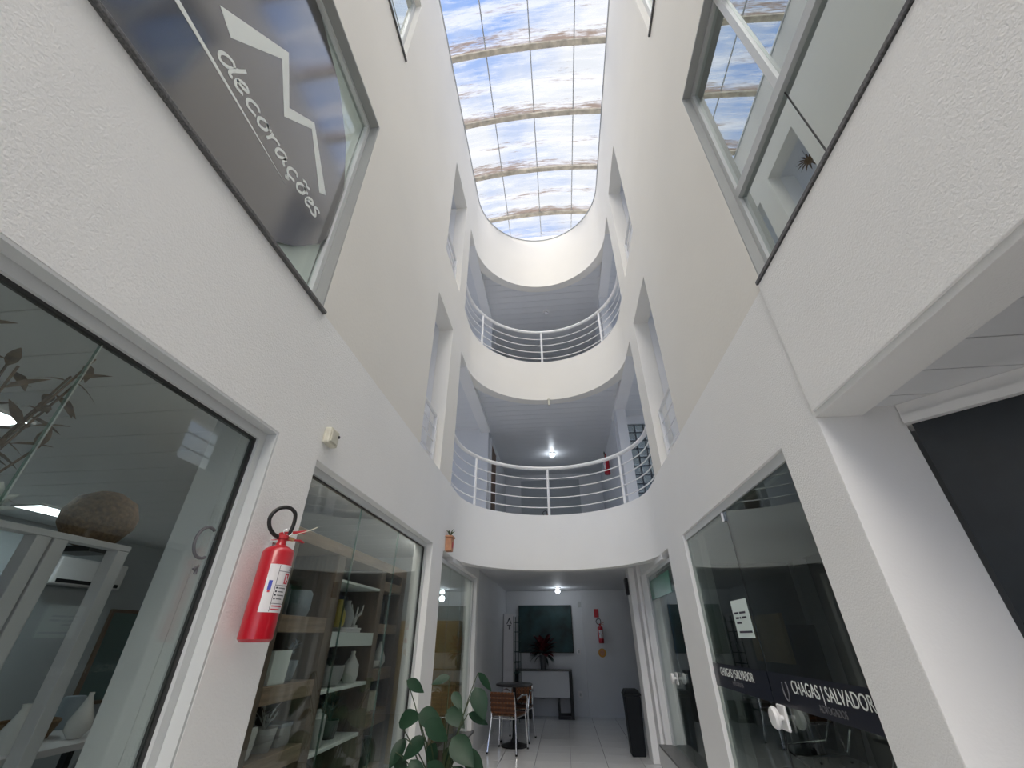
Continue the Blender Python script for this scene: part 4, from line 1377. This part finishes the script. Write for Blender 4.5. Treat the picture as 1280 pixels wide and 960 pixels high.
for i in range(7):
    a = i * .9
    MB().tube([(0, 0, .02), (.02 * math.cos(a), .02 * math.sin(a), .08), (.05 * math.cos(a), .06 * math.sin(a), .10 + .02 * (i % 3)), (.06 * math.cos(a), .07 * math.sin(a), .15 + .02 * (i % 2))], [.01, .008, .007, .004], 6).build('branch', 'ceramic', cr, smooth=True)
nv = tag(MB().box(-.01, .01, -.11, .11, 0, .28).build('navy_board', 'navy', bevel=.003), 'dark navy board leaning at the back of the thick white shelf', 'board')
nv.location = (SX - .14, 3.92, 1.438)
for i in range(2):
    bk_ = tag(MB().box(-.09, .09, -.13, .13, 0, .016).build('book', 'label', bevel=.002), ('white book lying under the yellow and grey bottles on the thick shelf', 'white book lying on top of another below the yellow bottle')[i], 'book')
    bk_.location = (SX + .04, 3.68 + .01 * i, 1.4375 + .0170 * i)
    MB().box(-.085, .0895, -.125, .125, .003, .013).build('pages', 'cream', bk_)
lath('bowl', 'grey stone bowl with a low plant on the middle white shelf', 'bowl', SX + .02, 3.62, 1.0925, [(.07, 0), (.10, .05), (.11, .13), (.10, .13), (.08, .04)], 'ceramic_grey', extra=sprigs('leaf', 7, .10, .08, 4))
lath('vase', 'white bottle vase with narrow neck on the middle white shelf', 'vase', SX + .05, 3.93, 1.0925, [(.05, 0), (.062, .05), (.06, .12), (.03, .165), (.016, .19), (.02, .215)], 'ceramic')
lath('jar', 'grey cylinder jar with a lid on the lower white shelf', 'jar', SX + .05, 3.52, .7625, JAR, 'ceramic_grey', extra=lid('ceramic', .058, .16))
lath('flower_pot', 'dark pot with drooping foliage on the lower white shelf', 'flower pot', SX, 3.82, .7625, POT, 'ceramic_dark', extra=sprigs('fence_green', 9, .20, .09, 6))
lath('vase', 'white teardrop vase in the right cubby of the shelf unit', 'vase', SX + .05, 4.50, 1.168, TEAR, 'ceramic')
lath('bowl', 'low white bowl beside the teardrop vase in the right cubby', 'bowl', SX + .05, 4.34, 1.168, [(.04, 0), (.07, .03), (.075, .06), (.068, .06), (.05, .02)], 'ceramic')
for i, y in enumerate((4.36, 4.47)):
    lath('candle', ('left cream pillar candle in the lower right cubby', 'right cream pillar candle in the lower right cubby')[i], 'candle', SX + .05, y, .861, [(.042, 0), (.042, .13), (.038, .135)], 'cream',
         extra=lambda t: MB().tube([(0, 0, .13), (.002, 0, .15)], .002, 5).build('wick', 'black', t))
lath('jar', 'tall dark jar in the upper right cubby of the shelf unit', 'jar', SX, 4.45, 1.511, [(.05, 0), (.055, .02), (.055, .18), (.045, .20)], 'ceramic_dark')
for i, y in enumerate((4.30, 4.42, 4.53)):
    lath('bottle', ('first', 'second', 'third')[i] + ' dark glass bottle from the left in the bottom right cubby', 'bottle', SX + .03, y, .481, BOT, 'ceramic_dark')
lath('jar', 'white jar at the bottom of the middle bay', 'jar', SX + .05, 3.75, .431, JAR, 'ceramic')
lath('basket', 'brown wicker basket at the bottom of the middle bay', 'basket', SX, 3.52, .431, [(.08, 0), (.10, .06), (.105, .14), (.095, .14)], 'wicker')

# third shopfront: ochre curtain panels and a wooden cupboard
cb = thing('wooden_cupboard', 'ochre wooden cupboard behind the third left shopfront', 'cupboard', (XL - 0.75, 7.15, 0.0))
MB().box(-.75, .54, -.2, .24, 0, 1.62).build('carcass', 'ochre', cb, bevel=.004)
for i in range(3):
    dd = MB().box(-.74 + .427 * i, -.33 + .427 * i, -.22, -.201, .08, 1.58).build('door', 'ochre', cb, bevel=.004)
    MB().box(-.37 + .427 * i, -.35 + .427 * i, -.24, -.2205, .8, 1.0).build('handle', 'brass', dd)
# right shop window: counter and boxes
ct = thing('reception_counter', 'pale reception counter behind the right shopfront', 'counter', (XR + 0.75, 6.1, 0))
MB().box(-.25, .25, -.8, .7, 0, .86).build('body', 'shop_wall', ct)
MB().box(-.29, .29, -.84, .74, .861, .90).build('top', 'label', ct, bevel=.004)
pn = tag(MB().box(-.02, .02, -.5, .5, 0, .5).build('wall_board', 'ochre', bevel=.004), 'ochre board hung behind the reception counter on the right', 'board')
pn.location = (XR + 1.3, 6.3, 1.15)

# ------------------------------------------------------------------ first shop interior
def rackpost(t, y, w):
    MB((-2.0, 1.2, 0)).box(-2.06, -2.0, y, y + w, 0, 1.74).build('upright', 'label', t, bevel=.003)
rk2 = thing('display_rack', 'white display rack with two uprights inside the first left shop', 'rack', (-2.0, 1.2, 0))
rackpost(rk2, 1.46, .055)
rackpost(rk2, 1.525, .055)
rackpost(rk2, 1.80, .055)
MB((-2.0, 1.2, 0)).box(-2.06, -2.0, .30, 1.86, 1.741, 1.765).build('top_rail', 'label', rk2, bevel=.003)
MB((-2.0, 1.2, 0)).box(-2.4, -2.061, .30, 1.86, .92, .945).build('shelf_board', 'label', rk2, bevel=.003)
MB((-2.0, 1.2, 0)).box(-2.4, -2.061, .30, 1.86, .55, .575).build('shelf_board', 'label', rk2, bevel=.003)
for y in (.32, 1.80):
    MB((-2.0, 1.2, 0)).box(-2.4, -2.345, y, y + .055, 0, 1.74).build('upright', 'label', rk2, bevel=.003)
ac = thing('air_conditioner', 'white air conditioner on the far wall of the first left shop', 'air conditioner', (SX0, 5.2, 1.95))
MB().box(.001, .22, -.45, .45, 0, .30).build('body', 'label', ac, bevel=.02)
MB().box(.221, .226, -.40, .40, .02, .06).build('louvre', 'black', ac)
for i in range(2):
    wf = thing('wall_mirror', ('dark framed mirror on the far shop wall left of the white panel', 'dark framed mirror on the far shop wall right of the white panel')[i], 'mirror', (SX0, 4.2 + 2.0 * i, .7))
    MB().box(.001, .02, -.30, .30, 0, 1.0).build('mirror', 'glass_edge', wf)
    b = MB()
    frame_rect(b, .001, .04, -.34, .34, -.04, 1.04, .04)
    b.build('frame', 'wood_dark', wf)
tb2 = thing('display_table', 'dark display table inside the first left shop', 'table', (-4.1, 3.75, 0))
MB().box(-.5, .5, -.8, .8, .70, .74).build('top', 'label', tb2)
for x in (-.45, .45):
    for y in (-.75, .75):
        MB().box(x - .03, x + .03, y - .03, y + .03, 0, .70).build('leg', 'black', tb2)
items = [(-3.75, 3.25, 'white ceramic vase at the front of the display table', BOT, 'ceramic'), (-3.8, 3.75, 'tall white napkin cone vase on the display table', TEAR, 'ceramic'), (-3.72, 4.0, 'white teardrop vase on the display table', TEAR, 'ceramic'), (-4.2, 3.25, 'dark round jar on the display table', JAR, 'ceramic_dark'), (-4.3, 4.1, 'blue grey lidded jar on the display table', JAR, 'blue_grey')]
for x, y, lb3, pr, m in items:
    o = lath('vase', lb3, 'vase', x, y, .741, [(r * 1.4, h * 1.4) for r, h in pr], m)
bsk = thing('wicker_tray', 'orange brown wicker basket on the display table', 'basket', (-4.15, 3.65, .741))
MB().lathe([(.16, 0), (.20, .10), (.19, .10), (.155, .01)], (0, 0, 0), 22).build('basket', 'wicker', bsk, smooth=True)
MB().tube([(.19 * math.cos(a), .19 * math.sin(a), .105) for a in [2 * PI * i / 24 for i in range(24)]], .012, 6, closed=True).build('rim', 'wicker', bsk)
wb = thing('wicker_lamp', 'round brown wicker globe on top of the white rack', 'lamp', (-2.25, 1.86, 1.766))
MB().lathe([(.03, 0), (.10, .03), (.145, .10), (.15, .15), (.12, .22), (.05, .26)], (0, 0, 0), 24).build('globe', 'wicker', wb, smooth=True)
MB().box(-.10, .10, -.06, .06, -.025, -.0005).build('stand', 'table_dark', wb)
hp = thing('flower_arrangement', 'hanging brown leaves with a white blossom at the left edge of the shop glass', 'flowers', (-1.70, 0.93, 1.35))
MB().box(-.06, .06, -.06, .06, -1.35, -.0005).build('pedestal', 'charcoal', hp)
MB().lathe([(.05, 0), (.06, .1), (.04, .2), (.045, .22)], (0, 0, 0), 16).build('vase', 'ceramic_dark', hp, smooth=True)
r3 = random.Random(5)
for i in range(14):
    b = MB()
    a = r3.uniform(0, 2 * PI)
    tip = Vector((.08 * math.cos(a), .17 * math.sin(a), r3.uniform(.45, .95)))
    b.tube([(0, 0, .2), tip * .6 + Vector((0, 0, .1)), tip], .004, 5)
    for k in range(5):
        leaf_poly(b, tip * (.55 + .1 * k) + Vector((0, 0, .1 - .02 * k)), Vector((r3.uniform(-1, 1), r3.uniform(-1, 1), r3.uniform(-.3, .8))), (0, 0, 1), .10, .035, n=4)
    b.build('branch', 'dry_leaf', hp)
b = MB()
for i in range(16):
    a = i * 2.4
    e = .2 + i * .07
    leaf_poly(b, (.03, .10, .36), (math.cos(a) * math.cos(e), math.sin(a) * math.cos(e), math.sin(e)), (0, 0, 1), .10, .07, n=5)
b.build('blossom', 'sign_white', hp)
def ledpanel(label, x, y, w, d):
    t = thing('ceiling_panel_light', label, 'ceiling light', (x, y, SZ))
    MB().box(-w, w, -d, d, -.012, -.002).build('diffuser', 'led', t)
    b = MB()
    b.box(-w - .02, -w, -d - .02, d + .02, -.016, -.001).box(w, w + .02, -d - .02, d + .02, -.016, -.001).box(-w, w, -d - .02, -d, -.016, -.001).box(-w, w, d, d + .02, -.016, -.001)
    b.build('frame', 'white_metal', t)
ledpanel('lit ceiling panel near the shop glass at the left edge', -3.45, 1.72, .13, .32)
ledpanel('lit ceiling panel deep inside the first left shop', -5.45, 4.05, .16, .30)

def fill_spot(label, x, y, z, power):  # unseen lamp above the lintel, added to brighten the goods behind the glass
    t = thing('fill_spotlight', label, 'spotlight', (x, y, z), group='added fill spotlights')
    MB().box(-.02, .02, -.10, .10, -.02, 0).build('track', 'white_metal', t)
    MB().lathe([(.03, -.12), (.04, -.10), (.04, -.03), (.015, -.02)], (0, 0, 0), 14).build('can', 'white_metal', t, smooth=True)
    MB().lathe([(.0, -.1215), (.028, -.1215)], (0, 0, 0), 14, cap=False).build('lens', 'led', t)
    d = bpy.data.lights.new('lamp', 'POINT')
    d.energy = power
    d.color = (1.0, .93, .85)
    d.shadow_soft_size = .05
    o = bpy.data.objects.new('lamp', d)
    C.objects.link(o)
    o.parent = t
    o.location = (.0, 0, -.17)
for i, y in enumerate((2.55, 3.05, 3.72, 4.40)):
    fill_spot('added fill spotlight over the shelf unit, ' + ('nearest the extinguisher pillar', 'second from the extinguisher pillar', 'third from the extinguisher pillar', 'farthest from the extinguisher pillar')[i], XL - .26, y, SZ, 1.9)
fill_spot('added fill spotlight over the wooden cupboard behind the third left shopfront', XL - .45, 6.2, SZ, 7.0)

# ------------------------------------------------------------------ office interior
def office_chair(label, loc, rz):
    t = thing('office_chair', label, 'chair', loc, rz, 'black chrome framed chairs')
    for s in (-1, 1):
        MB().tube([(s * .25, .25, 0.012), (s * .25, -.22, 0.012), (s * .25, -.25, .05), (s * .25, -.05, .42), (s * .25, .20, .62), (s * .25, -.15, .66), (s * .23, -.22, .80)], .0125, 8).build('side_frame', 'chrome', t, smooth=True)
    MB().box(-.235, .235, -.2, .24, .42, .48).build('seat', 'black', t, bevel=.02)
    MB().prism([(-.26, .52), (-.20, .52), (-.26, .92), (-.31, .92)], 'x', -.225, .225).build('backrest', 'black', t, bevel=.01)
    return t
oc = office_chair('black visitor chair with chrome frame nearest the office door', (XR + 0.75, 3.55, 0), math.radians(100))
dup(oc, (XR + 0.75, 4.6, 0), math.radians(80), 'black visitor chair with chrome frame further inside the office')
dup(oc, (-3.15, 3.35, 0), math.radians(75), 'black chair drawn up to the display table in the first left shop')
of = thing('office_sofa', 'black sofa along the office wall behind the glass door', 'sofa', (3.6, 3.2, 0))
MB().box(-.4, .4, -.9, .9, .12, .42).build('seat', 'black', of, bevel=.03)
MB().box(.25, .45, -.9, .9, .421, .85).build('backrest', 'black', of, bevel=.03)
for s in (-1, 1):
    MB().box(-.4, .45, s * .98 - .07, s * .98 + .07, .10, .6).build('armrest', 'black', of, bevel=.03)
    MB().box(-.3, -.24, s * .8 - .03, s * .8 + .03, 0, .119).build('foot', 'chrome', of)
op = thing('office_cabinet', 'dark tall cabinet inside the office behind the notice', 'cabinet', (XR + 1.75, 6.93, 0))
MB().box(-.35, .35, -.18, .18, 0, 1.55).build('body', 'charcoal', op, bevel=.004)
for s in (-1, 1):
    MB().box(min(s * .01, s * .34), max(s * .01, s * .34), -.2, -.181, .05, 1.52).build('door', 'charcoal', op, bevel=.004)

# hanging dry plant in the upper left opening (shows in the window reflection)
hg = thing('hanging_plant', 'brown dry hanging plant in the upper opening of the left wall', 'plant', (XL - 0.34, 4.20, 7.74))
hg.scale = (.55, .55, .55)
MB().tube([(0, 0, .22), (0, 0, .64)], .004, 5).build('cord', 'black', hg)
MB().lathe([(.03, 0), (.09, .04), (.12, .12), (.11, .12), (.08, .04)], (0, 0, 0), 16).build('basket', 'wicker', hg, smooth=True)
for i in range(14):
    b = MB()
    a = i * .45
    leaf_poly(b, (.08 * math.cos(a), .08 * math.sin(a), .12), (math.cos(a), math.sin(a), .3), (0, 0, 1), .22, .05, .6, n=5)
    b.build('leaf', 'dry_leaf', hg)
